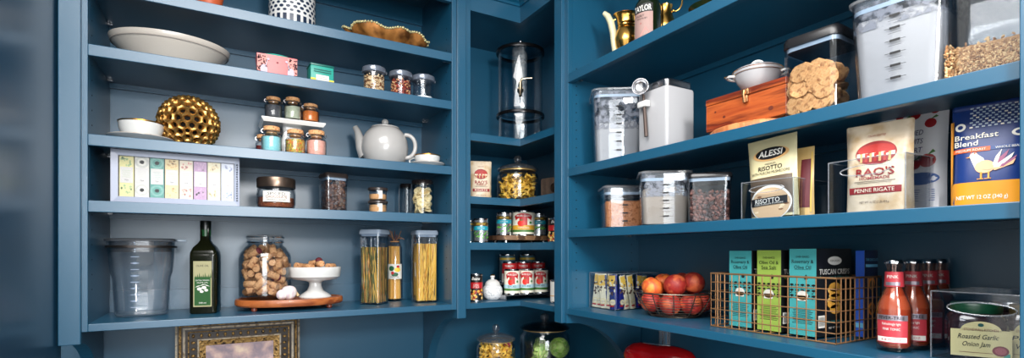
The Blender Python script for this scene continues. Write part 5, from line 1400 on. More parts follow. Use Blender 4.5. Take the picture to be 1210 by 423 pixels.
def samp(rr):
    q = rr.random()
    if q < .5:     # leaning flat against the front walls
        s = rr.choice((0, 1)); 
        pos = (rr.uniform(-lim, lim), -hb + .0055 + rr.uniform(0, .012), rr.uniform(.028, hh - .055)) if s == 0 else (-hb + .0055 + rr.uniform(0, .012), rr.uniform(-lim, lim), rr.uniform(.028, hh - .055))
        n_ = (rr.uniform(-.15, .15), 1, rr.uniform(-.25, .25)) if s == 0 else (1, rr.uniform(-.15, .15), rr.uniform(-.25, .25))
        n_ = tuple(Vector(n_).normalized()); return pos, n_
    return (rr.uniform(-lim, lim) * .9, rr.uniform(-lim, lim) * .9, rr.uniform(.028, hh - .055)), tuple(Vector(rand_dir(rr)).lerp(Vector((0, 0, 1)), .3).normalized())
ca, sa = math.cos(rz), math.sin(rz); prt = Matrix.Rotation(rz, 3, 'Z')
for i, (q, d_) in enumerate(darts(120, samp, .001, .0110, 30000, 6)):
    o = ck_ if i == 0 else ck_.copy()
    if i: COL.objects.link(o)
    o.location = Vector(p) + prt @ Vector(q); o.rotation_euler = look(prt @ Vector(d_))
# --- two big containers at the right
p, t = onto(1075, 1.115, ZG, 'x')
flour_box('large tapered clear container of white flour with volume marks, right of the crackers', 'white flour in the large marked container', p, face_cam(*p[:2]) - .30, .066, .0745, zpx(4, t) - ZG, .142, POW, 6, tilt=-.05)
p, t = onto(1178, 1.120, ZG, 'x'); rz = face_cam(*p[:2]) - .1
square_box('large clear container partly full of brown rice at the right end of the canister shelf', 'container', p, rz, .062, .066, .225, .018, BLKPL, rim=GREYPL, rc=.4)
RICE = mat('brown_rice', (.76, .58, .38), .8, col2=((.86, .70, .50), (.62, .44, .28)), kind='voronoi', scale=800)
fill_sq('brown_rice', 'brown rice filling the bottom of the rightmost container', 'rice', p, rz, .0555, .0575, .054, RICE, .4, .006)
granules('rice_grains', 'loose brown rice grains lying against the wall of the rightmost container', 'rice', p, rz, .0605, .0605, .006, .062, .0042, [RICE, mat('rice_light', (.88, .74, .54), .8), mat('rice_dark', (.60, .42, .26), .8)], 2200, shape=(1, .45, .45), seed=12, core=0)
# ================================================================ shelf H
def clearlid_box(label, p, rz, hb, ht, h, marks=0, rc=.3):
    return square_box(label, 'container', p, rz, hb, ht, h, .02, clearlid=True, marks=marks, rc=rc)
p, t = onto(734, 1.115, ZH, 'x'); rz = face_cam(*p[:2]) + .2; hb = .5 * 47 / F * t
clearlid_box('low clear container of brown sugar with volume marks, leftmost on its shelf', p, rz, hb * .94, hb, zpx(225, t) - ZH, 4)
BRS = mat('brown_sugar', (.66, .40, .24), .9, col2=((.76, .50, .32), (.56, .32, .17)), kind='noise', scale=120, bump=.5)
fill_sq('brown_sugar', 'brown sugar heaped in the low clear container', 'sugar', p, rz, hb * .88, hb * .92, .078, BRS, .3, .012, freq=70)
p, t = onto(784, 1.115, ZH, 'x'); rz = face_cam(*p[:2]) + .1; hb = .5 * 57 / F * t
flour_box('wide clear container of cream flour with volume marks, between brown sugar and chocolate', 'cream coloured flour in the wide clear container', p, rz, hb * .92, hb, zpx(209, t) - ZH, .092, mat('cream_flour', (.62, .57, .52), .9), 5, tilt=.0)
p, t = onto(838, 1.10, ZH, 'x'); rz = face_cam(*p[:2]) + .02; hb = .5 * 48 / F * t
square_box('clear container of chocolate pieces with black lid, right of the cream flour', 'container', p, rz, hb * .95, hb * .98, zpx(210, t * .97) - ZH, .012, BLKPL, rim=GREYPL, knob=.02)
granules('chocolate_pieces', 'dark chocolate pieces in the black-lidded container', 'chocolate', p, rz, hb * .91, hb * .91, .005, .078, .0052, [mat('choc_dark', (.20, .10, .08), .5), mat('choc_mid', (.34, .19, .15), .5), mat('choc_bloom', (.46, .30, .26), .6)], 620, core=0, seed=8)
def open_bin(label, loc, rz, w, d, h, th=.0025, hole=True, group=None):
    """clear acrylic organiser, open on top, with a hand slot in the front"""
    t = thing('acrylic_bin', label, 'bin', loc, rz, group)
    b = MB()
    if hole: hole_panel(b, w, h, th, (0, h * .78), (w * .33, h * .09))
    else: b.box((0, 0, h / 2), (w, th, h))
    b.build('front_panel', ACRYL, t, False)
    b = MB(); b.box((0, d, h / 2), (w, th, h)); b.box((-w / 2 + th / 2, d / 2, h / 2), (th, d - th, h)); b.box((w / 2 - th / 2, d / 2, h / 2), (th, d - th, h)); b.box((0, d / 2, th / 2), (w - 2 * th, d - th, th))
    b.build('bin_walls', ACRYL, t, False)
    e = MB(); e.tube([(-w / 2, 0, h), (w / 2, 0, h), (w / 2, d, h), (-w / 2, d, h)], .0011, 6, closed=True)
    for sx in (-1, 1): e.tube([(sx * w / 2, 0, 0), (sx * w / 2, 0, h)], .0011, 6)
    if hole:
        n = 24; e.tube([(w * .33 * math.cos(2 * PI * k / n), -.001, h * .78 + h * .09 * math.sin(2 * PI * k / n)) for k in range(n)], .0014, 6, closed=True)
    e.build('polished_edge', glassmat('acrylic_edge', (.80, .84, .88), .1, 1.0, haze=.10), t)
    return t
# risotto packet in its bin
xA = 1.05; yA = atX(877.5, xA)[0]; yB = atX(943, xA + .02)[0]
loc = (xA, (yA + yB) / 2, ZH)
open_bin('clear acrylic bin holding the risotto packet', loc, -PI / 2 + .06, abs(yA - yB), .20, .085)
c = thing('risotto_packet', 'cream packet of risotto with porcini mushrooms leaning in the left acrylic bin', 'packet', (xA + .024, loc[1] - .004, ZH + .003), -PI / 2 - .08)
c.rotation_euler = (-.06, -.07, -PI / 2 + .10)
RIS = mat('cream_foil', (.78, .74, .58), .4)
w_, h_ = abs(yA - yB) * .90, .182
f = pouch(c, w_, .034, h_, RIS, .06, name='bag', topw=1.05)
m = MB(); f1, f2, f3, f4 = off(f, .0010), off(f, .0016), off(f, .0022), off(f, .0028)
m.disc(f1, 0, h_ * .79, w_ * .38, h_ * .085, 3, 26); m.disc(f2, 0, h_ * .80, w_ * .32, h_ * .075, 0, 26)
m.text('ALESSI', f3, 0, h_ * .80, h_ * .075, 1, w_ * .50, .02, .15)
m.text('PREMIUM', f2, 0, h_ * .665, h_ * .02, 0, w_ * .22); m.text('RISOTTO', f2, 0, h_ * .615, h_ * .055, 0, w_ * .50, .01); m.text('WITH PORCINI MUSHROOMS', f2, 0, h_ * .555, h_ * .036, 0, w_ * .80)
m.rect(off(f, .0016), -w_ * .44, w_ * .44, h_ * .03, h_ * .50, 2, 18)
m.disc(off(f, .0024), 0, h_ * .17, w_ * .43, h_ * .22, 1, 30); m.disc(off(f, .003), 0, h_ * .16, w_ * .40, h_ * .20, 4, 30)
rr = random.Random(6)
for k in range(40):
    a = rr.uniform(0, 2 * PI); q = math.sqrt(rr.random()) * .92; m.disc(f4, w_ * .38 * q * math.cos(a), h_ * .16 + h_ * .17 * q * math.sin(a), w_ * .05, h_ * .014, rr.choice((5, 6, 4)), 8)
f4 = off(f, .0036); f5 = off(f, .0044); f6 = off(f, .005)
m.rect(f5, -w_ * .40, w_ * .36, h_ * .145, h_ * .24, 0, 6); m.text('RISOTTO', f6, -w_ * .04, h_ * .20, h_ * .055, 1, w_ * .52, .01); m.text('CON FUNGHI PORCINI', f6, -w_ * .02, h_ * .160, h_ * .018, 1, w_ * .6)
m.build('printing', [BLACK, PAPER, mat('photo_brown', (.32, .26, .20), .5), mat('tan_ink', (.80, .62, .40), .5), mat('risotto_photo', (.78, .66, .52), .6), mat('risotto_light', (.88, .80, .66), .6), mat('mushroom_photo', (.52, .36, .24), .6)], c)
c = thing('risotto_packet', 'second packet with brown and red edge standing behind the risotto packet', 'packet', (xA + .062, loc[1] - .022, ZH + .003), -PI / 2 + .02)
f = pouch(c, w_ * .9, .03, .152, mat('tan_foil', (.72, .60, .38), .4), .06, name='bag'); m = MB(); f1 = off(f, .001)
m.rect(f1, w_ * .22, w_ * .40, .02, .125, 0, 6); m.rect(f1, w_ * .405, w_ * .425, .01, .14, 1, 6); m.build('printing', [mat('maroon_print', (.35, .08, .12), .5), mat('gold_ink', (.80, .66, .25), .4)], c)
# pasta bag in its bin
xA = 1.05; yA = atX(979, xA)[0]; yB = atX(1070, xA)[0]
loc = (xA, (yA + yB) / 2, ZH); wb_ = abs(yA - yB)
open_bin('wide clear acrylic bin holding the penne bag and the cherry bag', loc, -PI / 2, wb_, .22, zpx(193, atX(979, xA)[1]) - ZH)
yC = atX(1031, 1.07)[0]; tC = atX(1031, 1.07)[1]
raos("large cream bag of penne with red oval picture in the right acrylic bin", (1.095, yC, ZH + .003), face_cam(1.095, yC) - .28, .110, .168, .058, 'PENNE RIGATE')
yD = atX(1079, 1.17)[0]
c = thing('fruit_bag', 'glossy white bag with cherries and blue letters behind the penne bag', 'bag', (1.175, yD + .002, ZH + .003), face_cam(1.175, yD) - .30)
f = pouch(c, .105, .05, .205, mat('white_film', (.90, .90, .92), .3), .06, name='bag', topw=1.08, lump=.15, seed=3)
m = MB(); f1, f2, f3 = off(f, .001), off(f, .0016), off(f, .0022)
for (a, b_, q) in ((.005, .188, .009), (-.012, .176, .008), (.030, .168, .009), (.036, .192, .007), (.028, .096, .013), (.008, .090, .010), (-.02, .19, .007)):
    m.disc(f1, a, b_, q, q, 0, 14); m.poly(f2, [(a, b_ + q * .8), (a + .008, b_ + q * 1.6), (a + .012, b_ + q * 1.2)], 1)
for i, s_ in enumerate(('DRIED', 'FRUITS', 'TART', 'CHERRIES')): m.text(s_, f2, .006, .152 - .017 * i, .010, 2, .028, .0, .1)
m.disc(f1, .02, .062, .026, .012, 3, 20)
for k in range(6): m.rect(f2, -.02, .04, .040 - .004 * k, .0412 - .004 * k, 3, 2)
m.build('printing', [mat('cherry_red', (.62, .06, .10), .4), mat('leaf_green', (.25, .45, .20), .5), mat('navy_ink', (.10, .14, .36), .5), mat('mid_blue_ink', (.25, .38, .62), .5)], c)
# coffee bag
p, t = onto(1171, 1.10, ZH, 'x'); rz = face_cam(*p[:2]) - .12
c = thing('coffee_bag', 'navy and orange coffee bag with a white rooster at the right end of its shelf', 'coffee bag', p, rz)
NVB = mat('coffee_blue', (.07, .20, .46), .4)
w_, h_ = .101, zpx(122, t) - ZH
f = pouch(c, w_, .062, h_, NVB, .10, name='bag', topw=.96, lump=.05)
OR = mat('coffee_orange', (.90, .60, .14), .45); WI = mat('white_ink', (.95, .94, .90), .5)
m = MB(); f1, f2, f3, f4 = off(f, .0010), off(f, .0017), off(f, .0024), off(f, .0031)
m.rect(f1, -w_ * .498, w_ * .498, .001, h_ * .235, 0, 12)
m.rect(f1, -w_ * .497, -w_ * .45, h_ * .235, h_ * .86, 0, 8)
for j in range(9):
    for i in range(10):
        a = -w_ * .22 + i * w_ * .075 + (j % 2) * w_ * .037; b_ = h_ * (.775 + .024 * j)
        if a < w_ * .46: m.rect(f2, a - w_ * .022, a + w_ * .018, b_ - h_ * .0075, b_ + h_ * .0075, 2 if (i + j) % 5 else 1, 1)
m.disc(f1, -w_ * .36, h_ * .79, w_ * .07, h_ * .04, 1, 16); m.disc(f2, -w_ * .36, h_ * .79, w_ * .035, h_ * .02, 4, 12)
m.text('Breakfast', f2, -w_ * .16, h_ * .685, h_ * .052, 1, w_ * .54, .01); m.text('Blend', f2, -w_ * .28, h_ * .618, h_ * .052, 1, w_ * .30, .01)
m.disc(f1, w_ * .36, h_ * .68, w_ * .10, h_ * .038, 1, 16); m.disc(f2, w_ * .36, h_ * .68, w_ * .06, h_ * .02, 4, 12)
m.rect(f1, -w_ * .45, w_ * .02, h_ * .53, h_ * .572, 3, 6); m.rect(f1, w_ * .02, w_ * .45, h_ * .534, h_ * .568, 5, 6); m.text('MEDIUM ROAST', f2, -w_ * .22, h_ * .551, h_ * .022, 1, w_ * .38); m.text('WHOLE BEAN', f2, w_ * .23, h_ * .551, h_ * .02, 1, w_ * .3)
# rooster emblem: body, tail plumes, neck, comb, legs
m.disc(f2, -.004, h_ * .375, w_ * .12, h_ * .062, 7, 20)
m.poly(f2, [(-.016, h_ * .37), (-.022, h_ * .47), (-.013, h_ * .50), (-.006, h_ * .46), (-.002, h_ * .40)], 1)
m.disc(f3, -.0175, h_ * .485, .0052, .0058, 1, 12); m.poly(f3, [(-.023, h_ * .485), (-.028, h_ * .475), (-.022, h_ * .472)], 0)
m.poly(f3, [(-.022, h_ * .505), (-.021, h_ * .525), (-.018, h_ * .512), (-.015, h_ * .528), (-.013, h_ * .505)], 3)
for k, (a, b_) in enumerate(((.016, .53), (.024, .52), (.030, .49), (.033, .46), (.032, .43))):
    m.poly(f2 if k % 2 else f3, [(.004, h_ * .36), (a * .55, h_ * (b_ - .07)), (a, h_ * b_), (a * .9, h_ * (b_ - .05)), (.008, h_ * .33)], (1, 6, 1, 6, 7)[k])
m.disc(f3, .0, h_ * .37, w_ * .07, h_ * .03, 7, 14)
for s in (-.008, .001): m.rect(f3, s - .0012, s + .0012, h_ * .26, h_ * .325, 0, 1); m.rect(f3, s - .005, s + .003, h_ * .256, h_ * .264, 0, 1)
m.text('NET WT 12 OZ (340 g)', f2, -w_ * .08, h_ * .085, h_ * .036, 1, w_ * .62, .01)
m.build('printing', [OR, WI, mat('pale_blue_dots', (.72, .78, .84), .5), mat('orange_red_ink', (.86, .38, .16), .5), NVB, mat('steel_blue_ink', (.20, .32, .55), .5), mat('plum_ink', (.62, .35, .50), .5), mat('peach_ink', (.95, .72, .55), .5)], c)
fs_ = MB().box((0, 0, h_ - .003), (w_ * .93, .012, .010), 0, .003); fs_.build('folded_top', NVB, c)
# ================================================================ shelf I (lowest)
# --- snack bars in an acrylic bin
xA, yA, yB = 1.095, 1.381, 1.250
open_bin('clear acrylic bin of wrapped snack bars at the left end of the lowest right shelf', (xA, (yA + yB) / 2, ZE), -PI / 2, yA - yB - .002, .19, .118, hole=False)
WR = [mat('wrap_cream', (.90, .82, .58), .3), mat('wrap_blue', (.08, .12, .42), .3), mat('wrap_white', (.90, .86, .74), .3), mat('wrap_brown', (.30, .17, .10), .5), mat('wrap_yellow', (.92, .74, .30), .3), RED]
def bar(label, loc, rz, lean, blue, rx=0.0, w=.030, h=.112, side=False, group='wrapped snack bars in the acrylic bin'):
    t = thing('snack_bar', label, 'snack bar', loc, rz, group); t.rotation_euler = (rx, lean, rz)
    f = pouch(t, w, .016, h, WR[1] if blue else WR[2], .3, name='wrapper', nu=10, nv=10)
    m = MB(); f1, f2, f3 = off(f, .0008), off(f, .0013), off(f, .0018); rr = random.Random(int(loc[1] * 1e4))
    for k in range(24): 
        z = -1 + 2 * k / 23
    m.rect(f1, -w * .44, w * .30, h * .66, h * .97, 4, 5); m.rect(f1, w * .32, w * .48, h * .03, h * .97, 1, 5)
    for k in range(16): m.disc(f2, rr.uniform(-.4, .4) * w, h * rr.uniform(.42, .86), w * rr.uniform(.08, .17), w * rr.uniform(.08, .15), 3 if k % 3 else 2, 8)
    m.disc(f2, -w * .05, h * .20, w * .34, w * .34, 0, 16); m.disc(f3, -w * .05, h * .20, w * .26, w * .26, 2, 16); m.disc(f3, -w * .05, h * .20, w * .0, w * .0, 2, 4)
    m.rect(f3, -w * .38, w * .1, h * .07, h * .11, 5, 2); m.text('NUT', f3, -w * .05, h * .20, h * .05, 3)
    m.build('wrapper_print', WR, t)
    for z in (.001, h - .002): MB().box((0, 0, z), (w * .96, .002, .004), 0).build('crimped_end', WR[2], t, False)
    return t
ys = [1.364, 1.342, 1.318, 1.296, 1.272]
for k, y in enumerate(ys):
    bar('upright nut snack bar, %s in the acrylic bin' % ('farthest left', 'second from the left', 'in the middle', 'fourth from the left', 'nearest the corner of the front')[k], (xA + .014 + .004 * (k % 2), y, ZE + .003), -PI / 2 + .55, (.10, .02, -.08, .05, -.04)[k], k == 4, w=.029)
for k in range(5):
    bar('nut snack bar seen from the side wall of the bin, %s' % ('next to the front corner', 'second along the side', 'third along the side', 'fourth along the side', 'at the back')[k], (xA + .036 + k * .026, 1.268, ZE + .003), .05, (.12, -.18, -.12, .05, .0)[k], k in (0, 3), w=.027, h=.110 if k < 4 else .105, group='snack bars along the side of the bin')
MB_ = None
c = thing('snack_bar', 'dark blue snack bar wrapper lying across the back of the bin', 'snack bar', (xA + .155, 1.30, ZE + .085), .1); c.rotation_euler = (0, PI / 2 * .95, .25)
f = pouch(c, .035, .018, .085, WR[1], .3, name='wrapper'); m = MB(); m.disc(off(f, .001), 0, .04, .010, .030, 0, 20); m.build('wrapper_print', mat('bar_photo', (.55, .36, .20), .6), c)
# --- wire bowl of peaches
pc, t = onto(797, 1.165, ZE, 'x'); R = .5 * 92 / F * t
zr = .070
c = thing('wire_fruit_bowl', 'round open wire bowl holding the peaches', 'bowl', pc)
WRM = mat('bowl_wire', (.42, .38, .34), .35, .9)
def bowlr(z): return R * (.50 + .50 * math.sqrt(max(0, min(1, z / zr))))
for z, rr_ in ((zr, .0022), (.002, .002)):
    MB().tube([(bowlr(z) * math.cos(2 * PI * k / 48), bowlr(z) * math.sin(2 * PI * k / 48), z + (.0 if z > .01 else 0)) for k in range(48)], rr_, 8, closed=True).build('rim' if z > .01 else 'base_ring', WRM, c)
b = MB()
for i in range(1, 9): z = zr * i / 9; b.tube([(bowlr(z) * math.cos(2 * PI * k / 40), bowlr(z) * math.sin(2 * PI * k / 40), z) for k in range(40)], .0009, 5, closed=True)
for k in range(4):
    a = PI * k / 4; b.tube([(q * R * .5 * math.cos(a), q * R * .5 * math.sin(a), .002) for q in (-1, 0, 1)], .0010, 5)
b.build('wire_rings', WRM, c)
b = MB()
for k in range(12):
    a = 2 * PI * k / 12 + .2; b.tube([(bowlr(zr * s) * math.cos(a), bowlr(zr * s) * math.sin(a), .001 + zr * s) for s in (0, .08, .25, .5, .75, 1)], .0016, 6)
b.build('ribs', WRM, c)
def peachmat(name, c1, c2, c3): return mat(name, c1, .55, col2=(c2, c3), kind='noise', scale=26, detail=4, lo=.36, hi=.64, sub=.05)
PM = [peachmat('peach_red', (.66, .20, .14), (.56, .11, .10), (.80, .38, .22)), peachmat('peach_orange', (.86, .46, .18), (.76, .30, .14), (.92, .58, .24)), peachmat('peach_deep', (.62, .13, .12), (.72, .24, .18), (.80, .36, .22))]
pb = []
for k in range(3):
    b = MB().ball((0, 0, 0), 1, 0, 32, 22, (1, 1, .94), fn=lambda d: 1 - .10 * math.exp(-((d.y / .16) ** 2)) * max(0, d.x + .1) ** .7 * (1 if d.x > -.1 else 0) - .16 * max(0, abs(d.z) - .90) / .1 * (1 if d.z > 0 else .3) if True else 1)
    pb.append(b)
specs = [(-.066, -.022, .040, .0305, 0, 'small red peach low at the left of the wire bowl'), (-.062, .004, .082, .0325, 1, 'orange peach on top at the left of the wire bowl'), (-.012, -.058, .038, .031, 0, 'red peach low at the front left of the bowl'), (.045, -.050, .040, .032, 0, 'orange-red peach low at the front right of the bowl'),
         (.075, .006, .040, .029, 2, 'deep red peach low at the right side of the bowl'), (.002, -.026, .092, .033, 0, 'big pink-red peach on top in the middle of the bowl'), (-.032, .046, .094, .030, 1, 'orange peach on top at the back left of the bowl'), (.052, -.004, .098, .0325, 0, 'round red peach on top at the right of the bowl'),
         (.022, .045, .098, .028, 2, 'dark peach at the back behind the big pink-red one'), (-.04, .062, .040, .028, 2, 'deep red peach at the bottom back left of the bowl'), (.036, .058, .040, .029, 0, 'red peach at the bottom back right of the bowl'), (.0, .006, .037, .026, 2, 'deep red peach at the bottom middle of the bowl')]
fr_ = face_cam(pc[0], pc[1]); rm3 = Matrix.Rotation(fr_, 3, 'Z')
for k, (a, b_, z, s, m_, lab) in enumerate(specs):
    q = Vector(pc) + rm3 @ Vector((a, b_, z))
    t = thing('peach', lab, 'peach', q, 0, 'peaches in the wire bowl'); t.rotation_euler = (.5 * math.sin(k * 2.1), .5 * math.cos(k * 1.7), k * 1.1)
    o = MB().ball((0, 0, 0), s, 0, 32, 22, (1, 1, .94), fn=lambda d: 1 - .09 * math.exp(-((d.y / .13) ** 2)) * (max(0, d.x) ** .5) - .14 * max(0, d.z - .86) / .14)
    o.build('fruit', PM[m_], t)
    MB().lathe([(.0022, s * .78), (.0018, s * .88), (0, s * .885)], 8).build('stem', mat('peach_stem', (.35, .22, .12), .8), t)
# --- brass wire basket with cracker boxes
bx0, bx1, by0, by1 = 1.078, 1.255, .570, .872; bh = .134
c = thing('wire_basket', 'rectangular brass wire basket holding the teal, green and blue boxes', 'basket', ((bx0 + bx1) / 2, (by0 + by1) / 2, ZE + .0))
hx, hy = (bx1 - bx0) / 2, (by1 - by0) / 2
wr_ = .0013
def panel(name, o_, u_, n, L_, nv, nh):
    b = MB(); o_ = Vector(o_); u_ = Vector(u_)
    for i in range(n + 1): q = o_ + u_ * (L_ * i / n); b.tube([q + Vector((0, 0, .002)), q + Vector((0, 0, bh))], wr_, 6)
    for j in range(1, nh): z = bh * j / nh; b.tube([o_ + Vector((0, 0, z)), o_ + u_ * L_ + Vector((0, 0, z))], wr_, 6)
    return b.build(name, COPPERW, c)
panel('wire_side', (-hx, -hy, 0), (0, 1, 0), 15, 2 * hy, 0, 6); panel('wire_side', (hx, -hy, 0), (0, 1, 0), 15, 2 * hy, 0, 6)
panel('wire_side', (-hx, -hy, 0), (1, 0, 0), 10, 2 * hx, 0, 6); panel('wire_side', (-hx, hy, 0), (1, 0, 0), 10, 2 * hx, 0, 6)
for z, rr_, nm in ((bh, .0022, 'rim'), (.0022, .0018, 'base_frame')): MB().tube([(-hx, -hy, z), (hx, -hy, z), (hx, hy, z), (-hx, hy, z)], rr_, 8, closed=True).build(nm, COPPERW, c)
b = MB()
for i in range(1, 8): b.tube([(-hx, -hy + 2 * hy * i / 8, .003), (hx, -hy + 2 * hy * i / 8, .003)], wr_, 5)
b.build('wire_floor', COPPERW, c)
TEALB = mat('box_teal', (.24, .60, .61), .5); GRNB = mat('box_green', (.56, .67, .28), .5); BLKB = mat('box_black', (.07, .08, .09), .4)
def cracker_box(label, y, w, d, h, m, l1, l2, chip, x=1.106):
    t = thing('cracker_box', label, 'box', (x, y, ZE + .005), -PI / 2, 'cracker boxes in the brass basket')
    # local: -Y faces the room; x runs towards the right of the picture
    MB().span(-w / 2, w / 2, 0, d, 0, h, 0, .0008).build('carton', BLKB, t, False)
    b = MB(); f0, f1, f2, f3 = [plane((0, -k, 0), (1, 0, 0)) for k in (.0004, .0009, .0014, .0019)]
    b.rect(f0, -w / 2 + .0004, w / 2 - .0004, .0006, h - .0006, 0, 1)
    b.text('OVEN BAKED', f1, 0, h * .905, h * .024, 1, w * .5); b.text(l1, f1, 0, h * .845, h * .042, 1, w * .80, .006); b.text(l2, f1, 0, h * .785, h * .042, 1, w * .62, .006)
    b.rect(f1, -w * .3, w * .3, h * .757, h * .760, 1, 1)
    rr = random.Random(5)
    for k in range(3):
        for j in range(5):
            a = -w * .40 + j * w * .2; z = h * (.44 + .062 * k)
            b.disc(f1, a, z + h * .018, w * .075, h * .012, 1, 8); b.rect(f1, a - w * .008, a + w * .008, z - h * .008, z + h * .014, 1, 1); b.rect(f1, a - w * .07, a - w * .01, z - h * .02, z - h * .01, 1, 1)
    b.poly(f1, [(w * .05, h * .665), (w * .13, h * .705), (w * .21, h * .665)], 1); b.rect(f1, w * .07, w * .19, h * .645, h * .663, 1, 1)
    b.sq_ = None
    b.disc(f2, 0, h * .46, w * .21, h * .055, 2, 16); b.rect(f2, -w * .19, w * .17, h * .40, h * .46, 2, 1); 
    for k in range(3): b.rect(f3, -w * .10, w * .09, h * (.415 + .022 * k), h * (.418 + .022 * k), 3, 1)
    for k in range(10): b.rect(f1, -w * (.38 - .03 * (k % 3)), w * (.38 - .04 * ((k + 1) % 3)), h * (.31 - .019 * k), h * (.3155 - .019 * k), 1, 1)
    b.build('side_print', [m, BLACK, PAPER, mat('tan_ink', (.80, .62, .40), .5)], t, False)
    # broad face turned to the right of the picture
    g = plane((w / 2 + .0005, 0, 0), (0, 1, 0)); g2 = plane((w / 2 + .001, 0, 0), (0, 1, 0)); g3 = plane((w / 2 + .0015, 0, 0), (0, 1, 0)); b = MB()
    b.disc(g, d * .5, h * .86, d * .20, h * .05, 0, 24); b.text('CRACKERS', g2, d * .5, h * .86, h * .022, 4, d * .28)
    b.text('TUSCAN CRISPS', g, d * .5, h * .735, h * .060, 0, d * .86, .012); b.text(l1 + ' ' + l2, g, d * .5, h * .665, h * .032, 1, d * .84)
    rr = random.Random(2)
    for k in range(9): b.disc(g2 if k % 2 else g3, d * (.48 + .04 * rr.uniform(-1, 1)), h * (.30 + .032 * k), d * .17, h * .055, 2 + k % 2, 14)
    b.text('ALL NATURAL', g, d * .5, h * .16, h * .028, 1, d * .5); b.text('NET WT 6 OZ', g, d * .5, h * .09, h * .022, 0, d * .35)
    b.rect(g, d * .04, d * .22, h * .10, h * .24, 0, 1)
    for k in range(8): b.rect(g2, d * (.055 + .02 * k), d * (.062 + .02 * k), h * .12, h * .22, 4, 1)
    b.build('front_print', [PAPER, m, mat('chip_gold', (.85, .62, .25), .5), mat('chip_light', (.93, .78, .46), .5), BLACK], t, False)
    return t
cracker_box('teal and black cracker box at the left end of the basket', .8085, .062, .135, .186, TEALB, 'Rosemary &', 'Olive Oil', 0)
cracker_box('green and black cracker box in the middle of the basket', .7335, .060, .135, .187, GRNB, 'Olive Oil &', 'Sea Salt', 0)
cracker_box('teal and black cracker box with its broad black face showing, right of the green one', .6545, .060, .138, .190, TEALB, 'Rosemary &', 'Olive Oil', 1)
c = thing('snack_box', 'narrow bright blue box with a dark blue side at the right end of the basket', 'box', (1.196, .583, ZE + .005), -PI / 2)
BL1 = mat('bright_blue_box', (.12, .32, .72), .35); BL2 = mat('dark_blue_box', (.06, .12, .26), .4)
MB().span(-.009, .009, 0, .055, 0, .186, 0, .0008).build('carton', BL2, c, False)
b = MB(); f = plane((0, -.0005, 0), (1, 0, 0)); b.rect(f, -.0086, .0086, .0006, .1854, 0, 1); b.rect(plane((0, -.0009, 0), (1, 0, 0)), -.0086, .0086, .02, .03, 1, 1)
g = plane((.0095, -.007, 0), (0, 1, 0)); g2 = plane((.0100, -.007, 0), (0, 1, 0)); b.rect(g, .01, .06, .150, .156, 1, 1); b.text('DARK CHOCOLATE', g2, .035, .166, .006, 1, .05); b.disc(g, .035, .115, .013, .014, 2, 16); b.disc(g2, .035, .112, .010, .010, 3, 14)
b.disc(g, .035, .060, .014, .014, 2, 16); b.disc(g2, .035, .060, .009, .009, 3, 14); b.rect(g, .010, .058, .082, .086, 0, 1)
b.build('side_print', [BL1, mat('cyan_ink', (.40, .70, .85), .4), mat('amber_ink', (.80, .50, .22), .5), mat('photo_brown', (.32, .26, .20), .5)], c, False)
# --- four tonic bottles
AMB = glassmat('pink_glass', (.93, .80, .76), .03)
DRINK = mat('pink_drink', (.62, .32, .21), .15, spec=.6, coat=.4)
RL = mat('tonic_pink_label', (.68, .20, .24), .4)
SILB = mat('silver_band', (.62, .58, .62), .3, .7)
r = .0285
bt = []
for k, (u, X, lab) in enumerate(((1056.5, 1.112, 'pink tonic bottle nearest the room, first of the row of four'), (1079, 1.172, 'pink tonic bottle, second of the row of four'), (1097.5, 1.232, 'pink tonic bottle, third of the row of four'), (1111, 1.291, 'pink tonic bottle farthest back, last of the row of four'))):
    Y, t = atX(u, X)
    if k == 0:
        c = thing('tonic_bottle', lab, 'bottle', (X, Y, ZE), face_cam(X, Y), 'pink tonic bottles on the lowest right shelf')
        MB().lathe([(r * .8, 0), (r * .95, .003), (r, .010), (r, .072), (r * .95, .086), (r * .70, .106), (r * .50, .122), (r * .44, .136), (r * .42, .158), (r * .46, .160), (r * .46, .167), (r * .36, .167), (r * .34, .136), (r * .64, .104), (r * .92, .078), (r * .92, .012), (0, .008)], 36, c1=False).build('glass_body', AMB, c)
        MB().lathe([(r * .78, .0085), (r * .91, .013), (r * .91, .078), (r * .84, .090), (r * .62, .106), (r * .42, .122), (0, .1225)], 32).build('drink', DRINK, c)
        MB().lathe([(r * .53, .1655), (r * .53, .1690), (r * .46, .173), (r * .3, .174), (0, .174)], 21, fn=lambda a, q, z: (q * math.cos(a) * (1 + .03 * math.cos(21 * a)), q * math.sin(a), z)).build('crown_cap', CHROME, c)
        d = MB(); a0 = -PI / 2 - .15
        nk = MB(); nk.lathe([(r * .545, .122), (r * .50, .150)], 28, 0, c0=False, c1=False); fn1 = cyl(r * .56, .0004, a0); nk.rect(cyl(r * .54, .0006, a0), -.012, .012, .1245, .131, 1, 6); nk.text('PINK', fn1, 0, .141, .006, 2, .018); nk.build('neck_label', [RL, SILB, PAPER, BLACK], c)
        d.rect(cyl(r, .0006, a0), -.026, .026, .018, .070, 0, 14); d.rect(cyl(r, .0011, a0), -.026, .026, .060, .070, 1, 14); d.rect(cyl(r, .0011, a0), -.024, .024, .020, .029, 2, 12)
        d.text('FEVER-TREE', cyl(r, .0016, a0), 0, .065, .006, 3, .040, .01); d.text('Refreshingly light', cyl(r, .0016, a0), 0, .053, .0045, 2, .028); d.text('PINK TONIC', cyl(r, .0016, a0), 0, .044, .0045, 2, .026); d.text('6.8 FL OZ', cyl(r, .0016, a0), 0, .0245, .004, 0, .030)
        d.build('label', [RL, SILB, PAPER, BLACK], c); bt.append(c)
    else: dup(bt[0], (X, Y, ZE), face_cam(X, Y), lab)
